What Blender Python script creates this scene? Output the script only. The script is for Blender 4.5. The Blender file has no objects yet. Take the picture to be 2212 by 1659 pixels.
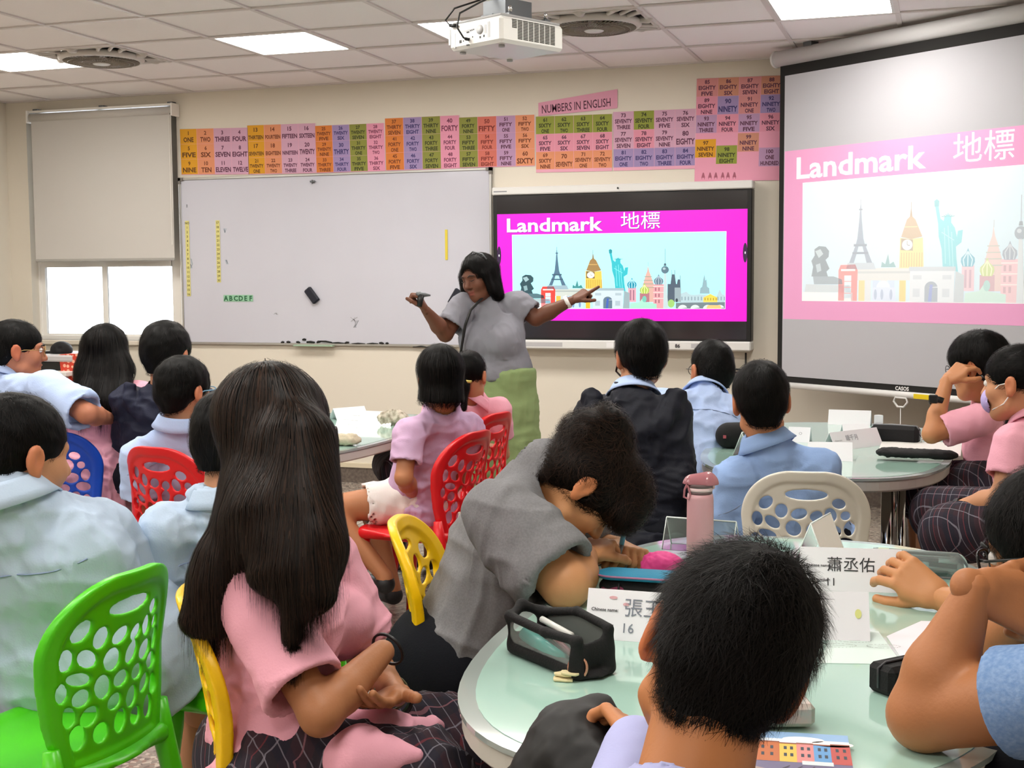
import bpy, math, random
import numpy as np
from mathutils import Vector, Matrix
random.seed(7); rng = np.random.default_rng(7)
SC = bpy.context.scene
COL = SC.collection
# ------------------------------------------------------------------ camera
FPX = 2827.36
CAMP = np.array([6.2621, -8.1735, 1.399])
PITCH, YAW, ROLL = -0.08052, 0.32038, -0.00623
def _axes():
    cy, sy, cp, sp = math.cos(YAW), math.sin(YAW), math.cos(PITCH), math.sin(PITCH)
    f = np.array([-sy*cp, cy*cp, sp]); rt = np.array([cy, sy, 0.]); up = np.cross(rt, f)
    cr, sr = math.cos(ROLL), math.sin(ROLL)
    return cr*rt+sr*up, -sr*rt+cr*up, f
CR, CU, CF = _axes()
cam = bpy.data.cameras.new('camera'); camo = bpy.data.objects.new('camera', cam); COL.objects.link(camo)
cam.sensor_width = 36; cam.lens = 36*FPX/2212; cam.clip_start = .05; cam.clip_end = 80
camo.matrix_world = Matrix(((CR[0], CU[0], -CF[0], CAMP[0]), (CR[1], CU[1], -CF[1], CAMP[1]), (CR[2], CU[2], -CF[2], CAMP[2]), (0, 0, 0, 1)))
SC.camera = camo
# ------------------------------------------------------------------ light and exposure
W = bpy.data.worlds.new('sky'); SC.world = W; W.use_nodes = True
bg = W.node_tree.nodes['Background']; bg.inputs[0].default_value = (.88, .94, 1, 1); bg.inputs[1].default_value = 14.0
LAMP_POWER = 22.0            # ceiling light diffusers (emission strength)
vs = SC.view_settings; vs.view_transform = 'Standard'; vs.look = 'None'; vs.gamma = 1; vs.use_curve_mapping = False
vs.exposure = 0.28
SC.cycles.max_bounces = 7; SC.cycles.diffuse_bounces = 4; SC.cycles.glossy_bounces = 3; SC.cycles.transmission_bounces = 5; SC.cycles.transparent_max_bounces = 8
SC.cycles.use_denoising = True
SC.cycles.sample_clamp_indirect = 6
SC.cycles.caustics_reflective = False; SC.cycles.caustics_refractive = False

def at(u, v, d):
    """point seen at pixel (u, v) of the photograph, d metres in front of the camera"""
    return CAMP + d*(CF + CR*(u-1106)/FPX - CU*(v-829.5)/FPX)
def atz(u, v, z):
    r = CF + CR*(u-1106)/FPX - CU*(v-829.5)/FPX
    return CAMP + r*(z-CAMP[2])/r[2]
def aty(u, v, y):
    r = CF + CR*(u-1106)/FPX - CU*(v-829.5)/FPX
    return CAMP + r*(y-CAMP[1])/r[1]
H = 2.72
# ------------------------------------------------------------------ materials
def lin(c):
    if isinstance(c, str):
        c = [int(c[i:i+2], 16)/255 for i in (0, 2, 4)]
        c = [x/12.92 if x < .04045 else ((x+.055)/1.055)**2.4 for x in c]
    return (c[0], c[1], c[2], 1)
MC = {}
def mat(name, col, rough=.6, metal=0, bump=0, bscale=60, emit=0, trans=0, noise=0, nscale=8, col2=None, sheen=0, spec=.5, attr=False, alpha=1, ior=1.45, coat=0, sss=0, stretch=None):
    if name in MC: return MC[name]
    m = bpy.data.materials.new(name); m.use_nodes = True; MC[name] = m
    nt = m.node_tree; N = nt.nodes; L = nt.links; b = N['Principled BSDF']
    b.inputs['Base Color'].default_value = lin(col); b.inputs['Roughness'].default_value = rough
    b.inputs['Metallic'].default_value = metal; b.inputs['Specular IOR Level'].default_value = spec
    b.inputs['IOR'].default_value = ior
    if trans: b.inputs['Transmission Weight'].default_value = trans
    if sheen: b.inputs['Sheen Weight'].default_value = sheen
    if coat: b.inputs['Coat Weight'].default_value = coat; b.inputs['Coat Roughness'].default_value = .05
    if sss: b.inputs['Subsurface Weight'].default_value = sss; b.inputs['Subsurface Radius'].default_value = (.012, .004, .002); b.inputs['Subsurface Scale'].default_value = 1
    if alpha < 1: b.inputs['Alpha'].default_value = alpha
    src = None
    tc = N.new('ShaderNodeTexCoord'); vec = tc.outputs['Object']
    if stretch:
        mp = N.new('ShaderNodeMapping'); mp.inputs['Scale'].default_value = stretch; L.new(vec, mp.inputs[0]); vec = mp.outputs[0]
    if attr:
        a = N.new('ShaderNodeAttribute'); a.attribute_name = 'Col'; src = a.outputs[0]
        L.new(src, b.inputs['Base Color'])
    if noise:
        n = N.new('ShaderNodeTexNoise'); n.inputs['Scale'].default_value = nscale; n.inputs['Detail'].default_value = 6
        L.new(vec, n.inputs['Vector'])
        mx = N.new('ShaderNodeMix'); mx.data_type = 'RGBA'
        mr = N.new('ShaderNodeMapRange'); mr.inputs[1].default_value = .35; mr.inputs[2].default_value = .65; mr.inputs[4].default_value = noise
        L.new(n.outputs[0], mr.inputs[0]); L.new(mr.outputs[0], mx.inputs[0])
        if src is None: mx.inputs[6].default_value = lin(col)
        else: L.new(src, mx.inputs[6])
        mx.inputs[7].default_value = lin(col2 or '000000'); L.new(mx.outputs[2], b.inputs['Base Color']); src = mx.outputs[2]
    if emit:
        b.inputs['Emission Strength'].default_value = emit
        if src is not None: L.new(src, b.inputs['Emission Color'])
        else: b.inputs['Emission Color'].default_value = lin(col)
    if bump:
        n2 = N.new('ShaderNodeTexNoise'); n2.inputs['Scale'].default_value = bscale; n2.inputs['Detail'].default_value = 4
        L.new(vec, n2.inputs['Vector'])
        bp = N.new('ShaderNodeBump'); bp.inputs['Strength'].default_value = bump; bp.inputs['Distance'].default_value = .01
        L.new(n2.outputs[0], bp.inputs['Height']); L.new(bp.outputs[0], b.inputs['Normal'])
    return m
# ------------------------------------------------------------------ mesh building
def link(o, parent=None, **kw):
    COL.objects.link(o)
    if parent is not None: o.parent = parent
    for k, v in kw.items():
        if v: o[k] = v
    return o
def mesh_np(name, V, Fq, m, parent=None, smooth=True, cols=None, midx=None, **kw):
    """V (n,3); Fq list of int arrays (k,3) and/or (k,4)"""
    me = bpy.data.meshes.new(name)
    V = np.asarray(V, dtype=np.float32); me.vertices.add(len(V)); me.vertices.foreach_set('co', V.ravel())
    Fq = [np.asarray(f, dtype=np.int32) for f in Fq if len(f)]
    nl = sum(f.size for f in Fq); me.loops.add(nl)
    me.loops.foreach_set('vertex_index', np.concatenate([f.ravel() for f in Fq]))
    cnt = np.concatenate([np.full(len(f), f.shape[1], dtype=np.int32) for f in Fq])
    st = np.concatenate([[0], np.cumsum(cnt)[:-1]]).astype(np.int32)
    me.polygons.add(len(cnt)); me.polygons.foreach_set('loop_start', st); me.polygons.foreach_set('loop_total', cnt)
    me.polygons.foreach_set('use_smooth', np.full(len(cnt), smooth))
    if midx is not None: me.polygons.foreach_set('material_index', np.asarray(midx, dtype=np.int32))
    for x in (m if isinstance(m, (list, tuple)) else [m]): me.materials.append(x)
    if cols is not None:
        a = me.color_attributes.new('Col', 'FLOAT_COLOR', 'POINT'); c = np.ones((len(V), 4), dtype=np.float32); c[:, :3] = cols; a.data.foreach_set('color', c.ravel())
    me.update(calc_edges=True)
    o = bpy.data.objects.new(name, me); return link(o, parent, **kw)
class M:
    """collects simple shapes, builds ONE mesh object"""
    def __init__(s): s.v = []; s.f = []; s.mi = []; s.cur = 0; s.sm = []; s.smooth = False
    def add(s, vs, fs):
        o = len(s.v); s.v += [tuple(float(c) for c in x) for x in vs]
        for f in fs: s.f.append([i+o for i in f]); s.mi.append(s.cur); s.sm.append(s.smooth)
        return s
    def box(s, x0, y0, z0, x1, y1, z1, bev=0, mtx=None):
        if bev:
            b = bev; pts = []
            for z, i in ((z0, b), (z0+b, 0), (z1-b, 0), (z1, b)):
                pts += [(x0+i+(b-i)*1, y0+i, z), (x1-b, y0+i, z), (x1-i, y0+b, z), (x1-i, y1-b, z), (x1-b, y1-i, z), (x0+b, y1-i, z), (x0+i, y1-b, z), (x0+i, y0+b, z)]
            fs = [list(range(7, -1, -1)), list(range(24, 32))]
            for r in range(3):
                for k in range(8): fs.append([r*8+k, r*8+(k+1) % 8, r*8+8+(k+1) % 8, r*8+8+k])
        else:
            pts = [(x0, y0, z0), (x1, y0, z0), (x1, y1, z0), (x0, y1, z0), (x0, y0, z1), (x1, y0, z1), (x1, y1, z1), (x0, y1, z1)]
            fs = [(3, 2, 1, 0), (4, 5, 6, 7), (0, 1, 5, 4), (1, 2, 6, 5), (2, 3, 7, 6), (3, 0, 4, 7)]
        if mtx is not None: pts = [mtx @ Vector(p) for p in pts]
        return s.add(pts, fs)
    def prism(s, poly, z0, z1, mtx=None, bev=0):
        n = len(poly)
        if bev:
            P = np.array(poly, float); c = P.mean(0)
            Q = P + (c-P)/np.maximum(np.linalg.norm(c-P, axis=1, keepdims=True), 1e-6)*bev
            rings = [(Q, z0), (P, z0+bev), (P, z1-bev), (Q, z1)]
        else: rings = [(poly, z0), (poly, z1)]
        pts = []
        for R_, z in rings: pts += [(p[0], p[1], z) for p in R_]
        fs = [list(range(n-1, -1, -1)), list(range((len(rings)-1)*n, len(rings)*n))]
        for r in range(len(rings)-1):
            for k in range(n): fs.append([r*n+k, r*n+(k+1) % n, r*n+n+(k+1) % n, r*n+n+k])
        if mtx is not None: pts = [mtx @ Vector(p) for p in pts]
        return s.add(pts, fs)
    def tube(s, pts, r, n=8, closed=False, cap=True):
        P = [np.array(p, float) for p in pts]; rs = r if isinstance(r, (list, tuple, np.ndarray)) else [r]*len(P)
        sm = s.smooth; s.smooth = True
        V_ = []; nn = None
        for i, p in enumerate(P):
            t = P[(i+1) % len(P)]-P[i-1] if (closed or 0 < i < len(P)-1) else (P[1]-P[0] if i == 0 else P[-1]-P[-2])
            t = t/max(np.linalg.norm(t), 1e-9)
            if nn is None:
                a = np.array([0, 0, 1.]) if abs(t[2]) < .9 else np.array([1., 0, 0]); nn = np.cross(t, a)
            nn = nn-t*(nn@t); nn /= max(np.linalg.norm(nn), 1e-9); bb = np.cross(t, nn)
            for k in range(n):
                a = 2*math.pi*k/n; V_.append(p+rs[i]*(math.cos(a)*nn+math.sin(a)*bb))
        fs = []
        m = len(P)
        for i in range(m if closed else m-1):
            j = (i+1) % m
            for k in range(n): fs.append([i*n+k, i*n+(k+1) % n, j*n+(k+1) % n, j*n+k])
        if cap and not closed: fs += [list(range(n-1, -1, -1)), list(range((m-1)*n, m*n))]
        s.add(V_, fs); s.smooth = sm; return s
    def lathe(s, prof, c=(0, 0, 0), n=24, axis='z', mtx=None):
        sm = s.smooth; s.smooth = True
        V_ = []
        for r, z in prof:
            for k in range(n):
                a = 2*math.pi*k/n; p = Vector((r*math.cos(a), r*math.sin(a), z))
                if axis == 'y': p = Vector((p.x, -p.z, p.y))
                if mtx is not None: p = mtx @ p
                V_.append((p[0]+c[0], p[1]+c[1], p[2]+c[2]))
        fs = []
        for i in range(len(prof)-1):
            for k in range(n): fs.append([i*n+k, i*n+(k+1) % n, (i+1)*n+(k+1) % n, (i+1)*n+k])
        fs += [list(range(n-1, -1, -1)), list(range((len(prof)-1)*n, len(prof)*n))]
        s.add(V_, fs); s.smooth = sm; return s
    def build(s, name, m, parent=None, smooth=None, **kw):
        me = bpy.data.meshes.new(name); me.from_pydata(s.v, [], s.f)
        for x in (m if isinstance(m, (list, tuple)) else [m]): me.materials.append(x)
        me.polygons.foreach_set('material_index', s.mi)
        me.polygons.foreach_set('use_smooth', s.sm if smooth is None else [smooth]*len(s.f))
        me.update(); o = bpy.data.objects.new(name, me); return link(o, parent, **kw)
def empty(name, loc=(0, 0, 0), rz=0, label=None, cat=None, group=None):
    o = bpy.data.objects.new(name, None); o.empty_display_size = .05; o.location = [float(c) for c in loc]; o.rotation_euler = (0, 0, rz)
    return link(o, None, label=label, category=cat, group=group)
def tag(o, label, cat, group=None):
    o['label'] = label; o['category'] = cat
    if group: o['group'] = group
    return o
def copy_tree(o, parent=None, label=None, mats=None, matmap=None):
    c = o.copy(); COL.objects.link(c); c.parent = parent
    if label: c['label'] = label
    if matmap and o.type == 'MESH':
        for i, sl in enumerate(c.material_slots):
            sl.link = 'OBJECT'; sl.material = matmap.get(o.data.materials[i].name, o.data.materials[i])
    for ch in list(o.children): copy_tree(ch, c, None, mats, matmap)
    return c
def T(loc, rz=0, rx=0, ry=0, s=1):
    return Matrix.Translation(Vector([float(c) for c in loc])) @ Matrix.Rotation(rz, 4, 'Z') @ Matrix.Rotation(ry, 4, 'Y') @ Matrix.Rotation(rx, 4, 'X') @ Matrix.Scale(s, 4)
# ------------------------------------------------------------------ flat print (coloured polygons and lettering)
class Print:
    def __init__(s): s.items = []; s.texts = []; s.lv = 0
    def poly(s, pts, col, lv=0): s.items.append((pts, lin(col)[:3], lv)); return s
    def rect(s, x0, y0, x1, y1, col, lv=0): return s.poly([(x0, y0), (x1, y0), (x1, y1), (x0, y1)], col, lv)
    def ell(s, cx, cy, rx, ry, col, lv=0, n=16, a0=0, a1=2*math.pi):
        k = n if a1-a0 > 6.2 else n+1
        return s.poly([(cx+rx*math.cos(a0+(a1-a0)*i/n), cy+ry*math.sin(a0+(a1-a0)*i/n)) for i in range(k)], col, lv)
    def line(s, pts, w, col, lv=0):
        for (x0, y0), (x1, y1) in zip(pts[:-1], pts[1:]):
            dx, dy = x1-x0, y1-y0; L_ = math.hypot(dx, dy) or 1; nx, ny = -dy/L_*w/2, dx/L_*w/2
            s.poly([(x0-nx, y0-ny), (x1-nx, y1-ny), (x1+nx, y1+ny), (x0+nx, y0+ny)], col, lv)
        return s
    def text(s, t, x, y, h, col, lv=1, align='CENTER', bold=0, w=None, rot=0, shear=0):
        """h = cap height, w = forced width"""
        s.texts.append((t, x, y, h, lin(col)[:3], lv, align, bold, w, rot)); return s
PRINTS = []
def finish_prints():
    """turn all pending prints into meshes (one dependency graph update for all lettering)"""
    tmp = {}
    for pr, *_ in PRINTS:
        for t in pr.texts:
            key = (t[0], t[7])
            if key in tmp: continue
            cu = bpy.data.curves.new('t', 'FONT'); cu.body = t[0]; cu.resolution_u = 2; cu.offset = t[7]
            o = bpy.data.objects.new('t', cu); COL.objects.link(o); tmp[key] = o
    dg = bpy.context.evaluated_depsgraph_get(); dg.update()
    geo = {}
    for k, o in tmp.items():
        me = o.evaluated_get(dg).to_mesh()
        v = np.array([x.co[:2] for x in me.vertices]) if len(me.vertices) else np.zeros((0, 2)); geo[k] = (v, [tuple(p.vertices) for p in me.polygons])
        o.evaluated_get(dg).to_mesh_clear()
    for o in tmp.values():
        cu = o.data; bpy.data.objects.remove(o); bpy.data.curves.remove(cu)
    for pr, name, mtx, m, parent, step, kw in PRINTS:
        V_ = []; Fs = []; C_ = []
        for pts, c, lv in pr.items:
            o = len(V_); V_ += [mtx @ Vector((p[0], p[1], lv*step)) for p in pts]; C_ += [c]*len(pts)
            a = sum(pts[i][0]*pts[(i+1) % len(pts)][1]-pts[(i+1) % len(pts)][0]*pts[i][1] for i in range(len(pts)))
            Fs.append(list(range(o, o+len(pts))) if a > 0 else list(range(o+len(pts)-1, o-1, -1)))
        for t, x, y, h, c, lv, al, bold, w, rot in pr.texts:
            v, fs = geo[(t, bold)]
            if not len(v): continue
            s_ = h/.70; sx = s_
            x0, x1 = v[:, 0].min(), v[:, 0].max()
            if w: sx = w/(x1-x0)
            ox = {'CENTER': (x0+x1)/2, 'LEFT': x0, 'RIGHT': x1}[al]
            px = (v[:, 0]-ox)*sx; py = v[:, 1]*s_
            cr, sr = math.cos(rot), math.sin(rot)
            o = len(V_)
            for a, b in zip(px*cr-py*sr+x, px*sr+py*cr+y): V_.append(mtx @ Vector((a, b, lv*step)))
            C_ += [c]*len(v); Fs += [[i+o for i in f] for f in fs]
        me = bpy.data.meshes.new(name); me.from_pydata(V_, [], Fs); me.materials.append(m)
        a = me.color_attributes.new('Col', 'FLOAT_COLOR', 'POINT'); a.data.foreach_set('color', np.array([(*c, 1) for c in C_], dtype=np.float32).ravel())
        me.update(); o = bpy.data.objects.new(name, me); link(o, parent, **kw)
    PRINTS.clear()
def put(pr, name, mtx, m, parent=None, step=.0006, **kw): PRINTS.append((pr, name, mtx, m, parent, step, kw))
def frame_m(o, ex, ez):
    """matrix whose local x,y map to world ex,ez (print plane); local z to the normal"""
    ex = Vector([float(c) for c in ex]).normalized(); ez = Vector([float(c) for c in ez]).normalized(); n = ex.cross(ez)
    return Matrix(((ex.x, ez.x, n.x, o[0]), (ex.y, ez.y, n.y, o[1]), (ex.z, ez.z, n.z, o[2]), (0, 0, 0, 1)))
# ------------------------------------------------------------------ smooth solid modelling (signed distance field -> quad mesh)
def nrm(v): v = np.asarray(v, float); return v/max(np.linalg.norm(v), 1e-9)
class Field:
    def __init__(s, h): s.h = h; s.p = []
    def cap(s, a, b, r1, r2=None, k=.02, sq=None, op='+', flat=False):
        """tapered capsule a->b; sq=(axis, ratio): cross-section scaled along axis"""
        s.p.append(('c', np.array(a, float), np.array(b, float), r1, r1 if r2 is None else r2, k, sq, op, flat)); return s
    def ell(s, c, r, k=.02, rot=None, op='+'):
        s.p.append(('e', np.array(c, float), np.array(r, float), rot, k, op)); return s
    def plane(s, p, n, k=.01):   # removes the side the normal points to
        s.p.append(('p', np.array(p, float), nrm(n), k)); return s
    def bounds(s):
        lo = np.full(3, 1e9); hi = -lo
        for q in s.p:
            if q[0] == 'c' and q[7] == '+':
                r = max(q[3], q[4])*(max(1, q[6][1]) if q[6] else 1)
                lo = np.minimum(lo, np.minimum(q[1], q[2])-r); hi = np.maximum(hi, np.maximum(q[1], q[2])+r)
            elif q[0] == 'e' and q[5] == '+':
                r = q[2].max(); lo = np.minimum(lo, q[1]-r); hi = np.maximum(hi, q[1]+r)
        return lo, hi
    def run(s):
        h = s.h; lo, hi = s.bounds(); lo = lo-3*h-.012; hi = hi+3*h+.012
        n = np.ceil((hi-lo)/h).astype(int)+1; s.lo = lo; s.n = n
        F = np.full(n, .3, dtype=np.float32)
        ax = [lo[i]+h*np.arange(n[i]) for i in range(3)]
        for q in s.p:
            if q[0] == 'p':
                P_, nn, k = q[1:]
                d = -((ax[0]-P_[0])[:, None, None]*nn[0]+(ax[1]-P_[1])[None, :, None]*nn[1]+(ax[2]-P_[2])[None, None, :]*nn[2])
                F = s._sub(F, d.astype(np.float32), k); continue
            if q[0] == 'c':
                _, a, b, r1, r2, k, sq, op, flat = q
                rm = max(r1, r2)*(max(1, sq[1]) if sq else 1)+k+3*h
                l, u = np.minimum(a, b)-rm, np.maximum(a, b)+rm
            else:
                _, c, r, rot, k, op = q; rm = r.max()+k+3*h; l, u = c-rm, c+rm
            i0 = np.clip(((l-lo)/h).astype(int), 0, n); i1 = np.clip(((u-lo)/h).astype(int)+2, 0, n)
            if (i1 <= i0).any(): continue
            X = ax[0][i0[0]:i1[0]][:, None, None]; Y = ax[1][i0[1]:i1[1]][None, :, None]; Z = ax[2][i0[2]:i1[2]][None, None, :]
            if q[0] == 'c':
                ba = b-a; L2 = max(ba@ba, 1e-12)
                x, y, z = X-a[0], Y-a[1], Z-a[2]
                t = (x*ba[0]+y*ba[1]+z*ba[2])/L2; tc = np.clip(t, 0, 1)
                vx, vy, vz = x-tc*ba[0], y-tc*ba[1], z-tc*ba[2]
                if flat: vx, vy, vz = x-t*ba[0], y-t*ba[1], z-t*ba[2]
                if sq:
                    w = nrm(sq[0]); m = (vx*w[0]+vy*w[1]+vz*w[2])*(1-1/sq[1]); vx, vy, vz = vx-m*w[0], vy-m*w[1], vz-m*w[2]
                d = np.sqrt(vx*vx+vy*vy+vz*vz)-(r1+(r2-r1)*tc)
                if flat: d = np.maximum(d, (np.abs(t-.5)-.5)*math.sqrt(L2))
                if sq and sq[1] < 1: d = d*sq[1]**.5
            else:
                x, y, z = X-c[0], Y-c[1], Z-c[2]
                if rot is not None:
                    R_ = np.asarray(rot)  # columns = local axes
                    x, y, z = (x*R_[0, i]+y*R_[1, i]+z*R_[2, i] for i in range(3))
                k0 = np.sqrt((x/r[0])**2+(y/r[1])**2+(z/r[2])**2); k1 = np.sqrt((x/r[0]**2)**2+(y/r[1]**2)**2+(z/r[2]**2)**2)
                d = k0*(k0-1)/np.maximum(k1, 1e-6)
            sl = tuple(slice(i0[i], i1[i]) for i in range(3)); G = F[sl]; d = d.astype(np.float32)
            if op == '+':
                if k > 0:
                    hh = np.clip(.5+.5*(G-d)/k, 0, 1); F[sl] = G*(1-hh)+d*hh-k*hh*(1-hh)
                else: F[sl] = np.minimum(G, d)
            else: F[sl] = s._sub(G, d, k)
        s.F = F; return s
    @staticmethod
    def _sub(G, d, k):
        if k <= 0: return np.maximum(G, -d)
        hh = np.clip(.5-.5*(G+d)/k, 0, 1); return G*(1-hh)-d*hh+k*hh*(1-hh)
    def grad(s, P):
        h = s.h; ix = np.clip(((P-s.lo)/h).round().astype(int), 1, s.n-2); F = s.F
        i, j, k = ix.T
        g = np.stack([F[i+1, j, k]-F[i-1, j, k], F[i, j+1, k]-F[i, j-1, k], F[i, j, k+1]-F[i, j, k-1]], 1)
        val = F[i, j, k] + ((P-(s.lo+ix*h))*g/(2*h)).sum(1)
        return g/np.maximum(np.linalg.norm(g, axis=1, keepdims=True), 1e-6), val
    def mesh(s):
        """surface nets"""
        F = s.F; h = s.h; I = F < 0
        c = I[:-1, :-1, :-1].astype(np.int8)
        for dx in (0, 1):
            for dy in (0, 1):
                for dz in (0, 1):
                    if dx+dy+dz: c = c+I[dx:dx+I.shape[0]-1, dy:dy+I.shape[1]-1, dz:dz+I.shape[2]-1]
        act = (c > 0) & (c < 8); cells = np.argwhere(act); idx = np.full(act.shape, -1, dtype=np.int32); idx[act] = np.arange(len(cells))
        cr = np.array([[x, y, z] for x in (0, 1) for y in (0, 1) for z in (0, 1)])
        f = np.stack([F[cells[:, 0]+a, cells[:, 1]+b, cells[:, 2]+d] for a, b, d in cr], 1)
        acc = np.zeros((len(cells), 3)); cnt = np.zeros(len(cells))
        for a in range(8):
            for b in range(a+1, 8):
                if np.abs(cr[a]-cr[b]).sum() != 1: continue
                fa, fb = f[:, a], f[:, b]; m = (fa < 0) != (fb < 0); t = np.where(m, fa/np.where(m, fa-fb, 1), 0)
                acc += np.where(m[:, None], cr[a]+t[:, None]*(cr[b]-cr[a]), 0); cnt += m
        V = s.lo+(cells+acc/cnt[:, None])*h
        Q = []
        for a in range(3):
            A = np.moveaxis(I, a, 0); s0, s1 = A[:-1], A[1:]; d = np.moveaxis(s0 != s1, 0, a)
            e = np.argwhere(d); o1, o2 = (a+1) % 3, (a+2) % 3
            e = e[(e[:, o1] > 0) & (e[:, o2] > 0) & (e[:, o1] < act.shape[o1]) & (e[:, o2] < act.shape[o2])]
            if not len(e): continue
            def g(p, q):
                k = e.copy(); k[:, o1] -= p; k[:, o2] -= q; return idx[k[:, 0], k[:, 1], k[:, 2]]
            q = np.stack([g(1, 1), g(0, 1), g(0, 0), g(1, 0)], 1)
            ins = I[e[:, 0], e[:, 1], e[:, 2]]
            q = np.where(ins[:, None], q, q[:, ::-1]); Q.append(q[(q >= 0).all(1)])
        return V, np.concatenate(Q)
def wobble(P, freq, seed, oct=2):
    """smooth pseudo noise in about -1..1"""
    r = np.random.default_rng(seed); out = np.zeros(len(P)); a = 1; tot = 0
    for o in range(oct):
        ph = r.uniform(0, 6.28, 6); K = r.normal(size=(3, 3)); K2 = r.normal(size=(3, 3))
        w = [np.sin(P@K2[i]*freq*.6+ph[i+3])*1.6 for i in range(3)]
        out += a*sum(np.sin(P@K[i]*freq+ph[i]+w[i]) for i in range(3))/3; tot += a; a *= .5; freq *= 1.9
    return out/tot
def vnorm(V, Q):
    n = np.zeros_like(V); fn = np.cross(V[Q[:, 2]]-V[Q[:, 0]], V[Q[:, 3]]-V[Q[:, 1]])
    for i in range(4): np.add.at(n, Q[:, i], fn)
    return n/np.maximum(np.linalg.norm(n, axis=1, keepdims=True), 1e-9)
def folds(V, Q, amp, freq, seed):
    """cloth creases: sharp ridges from stretched noise"""
    N_ = vnorm(V, Q); r = np.random.default_rng(seed+50)
    a = r.uniform(-.5, .5); R_ = np.array([[math.cos(a), 0, math.sin(a)], [0, 1, 0], [-math.sin(a), 0, math.cos(a)]])
    d = 0
    for k, (fx, fz, am) in enumerate(((1.5, .55, 1), (.8, 2.2, .8), (3.2, 1.4, .45))):
        w = wobble((V@R_)*[fx, fx, fz], freq, seed+k*7); m = np.clip(wobble(V, freq*.45, seed+k+20)*1.6+.5, 0, 1)
        d = d+am*m*((1-np.minimum(np.abs(w)*1.7, 1))**2-.25)
    return V+N_*(d*amp)[:, None]
def smoothv(V, Q, it=1):
    for _ in range(it):
        a = np.zeros_like(V); c = np.zeros(len(V))
        for i in range(4):
            for j in (1, 3): np.add.at(a, Q[:, i], V[Q[:, (i+j) % 4]]); np.add.at(c, Q[:, i], 1)
        V = V*.4+.6*a/np.maximum(c, 1)[:, None]
    return V
# ------------------------------------------------------------------ the room
X0, X1, YB = -.40, 7.60, -11.0
m_wall = mat('wall_paint', 'ddd6c8', .75, bump=.04, bscale=300)
m_white = mat('white_plastic', 'dcdcda', .4)
m_frame = mat('window_white', 'f1efea', .45)
m_tile = mat('ceiling_tile', 'f6f2f2', .9, bump=.15, bscale=250)
m_grid = mat('ceiling_grid', 'dad4d2', .5)
m_dark = mat('dark_void', '24211e', .8)
m_black = mat('black_plastic', '121212', .4)
m_chrome = mat('chrome', 'cfcfcf', .12, metal=1)
m_alu = mat('aluminium', 'b9b9b6', .35, metal=.8)
m_steel = mat('dark_steel', '6e7276', .45, metal=.6)
# terrazzo floor
def terrazzo(name='terrazzo_floor'):
    m = mat(name, '8f857b', .16, spec=.5); nt = m.node_tree; N = nt.nodes; L = nt.links; b = N['Principled BSDF']
    tc = N['Texture Coordinate']
    vo = N.new('ShaderNodeTexVoronoi'); vo.inputs['Scale'].default_value = 75; vo.inputs['Randomness'].default_value = 1; L.new(tc.outputs['Object'], vo.inputs['Vector'])
    cr = N.new('ShaderNodeValToRGB'); e = cr.color_ramp; e.interpolation = 'CONSTANT'
    e.elements[0].color = lin('9c9188'); e.elements[0].position = 0
    for p, c in ((.35, 'aea398'), (.55, '857a73'), (.66, 'cbbfb0'), (.78, 'a0887d'), (.88, '70665f'), (.93, 'cfc3b4')):
        x = e.elements.new(p); x.color = lin(c)
    e.elements[-1].color = lin('beb1a2')
    sp = N.new('ShaderNodeSeparateColor'); L.new(vo.outputs['Color'], sp.inputs[0]); L.new(sp.outputs[0], cr.inputs[0])
    n = N.new('ShaderNodeTexNoise'); n.inputs['Scale'].default_value = 2.2; n.inputs['Detail'].default_value = 5; L.new(tc.outputs['Object'], n.inputs['Vector'])
    mx = N.new('ShaderNodeMix'); mx.data_type = 'RGBA'; mx.blend_type = 'MULTIPLY'; mx.inputs[0].default_value = .5
    L.new(cr.outputs[0], mx.inputs[6]); L.new(n.outputs[0], mx.inputs[7]); L.new(mx.outputs[2], b.inputs['Base Color'])
    mr = N.new('ShaderNodeMapRange'); mr.inputs[3].default_value = .12; mr.inputs[4].default_value = .4; L.new(n.outputs[0], mr.inputs[0]); L.new(mr.outputs[0], b.inputs['Roughness'])
    return m
m_floor = terrazzo()
o = M().box(X0-.2, YB-.2, -.1, X1+.2, .25, 0).build('floor', m_floor); o['kind'] = 'structure'
# window geometry in the front wall
WX0, WX1 = aty(70, 650, 0)[0], aty(391, 650, 0)[0]
WZ0, WZ1 = .965, H-.09
f = M()
f.box(X0-.2, 0, 0, WX0, .2, H+.3).box(WX1, 0, 0, X1+.2, .2, H+.3).box(WX0, 0, 0, WX1, .2, WZ0).box(WX0, 0, WZ1, WX1, .2, H+.3)
o = f.build('wall_front', m_wall); o['kind'] = 'structure'
o = M().box(X0-.2, YB, 0, X0, 0, H+.3).build('wall_left', m_wall); o['kind'] = 'structure'
o = M().box(X1, YB, 0, X1+.2, 0, H+.3).build('wall_right', m_wall); o['kind'] = 'structure'
o = M().box(X0-.2, YB-.2, 0, X1+.2, YB, H+.3).build('wall_back', m_wall); o['kind'] = 'structure'
m_skirt = mat('skirting_terrazzo', '5d534d', .3, noise=.5, nscale=60, col2='857a70')
bb = M().box(X0, -.012, 0, X1, 0, .105).build('baseboard_front', m_skirt); bb['kind'] = 'structure'
o = M().box(X0, YB, 0, X0+.012, -.012, .105).build('baseboard_left', m_skirt); o['kind'] = 'structure'
o = M().box(X0+.012, -.02, .105, X1, 0, .135).build('trim_1', mat('cream_trim', 'd9cdb4', .5)); o['kind'] = 'structure'; 
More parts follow.
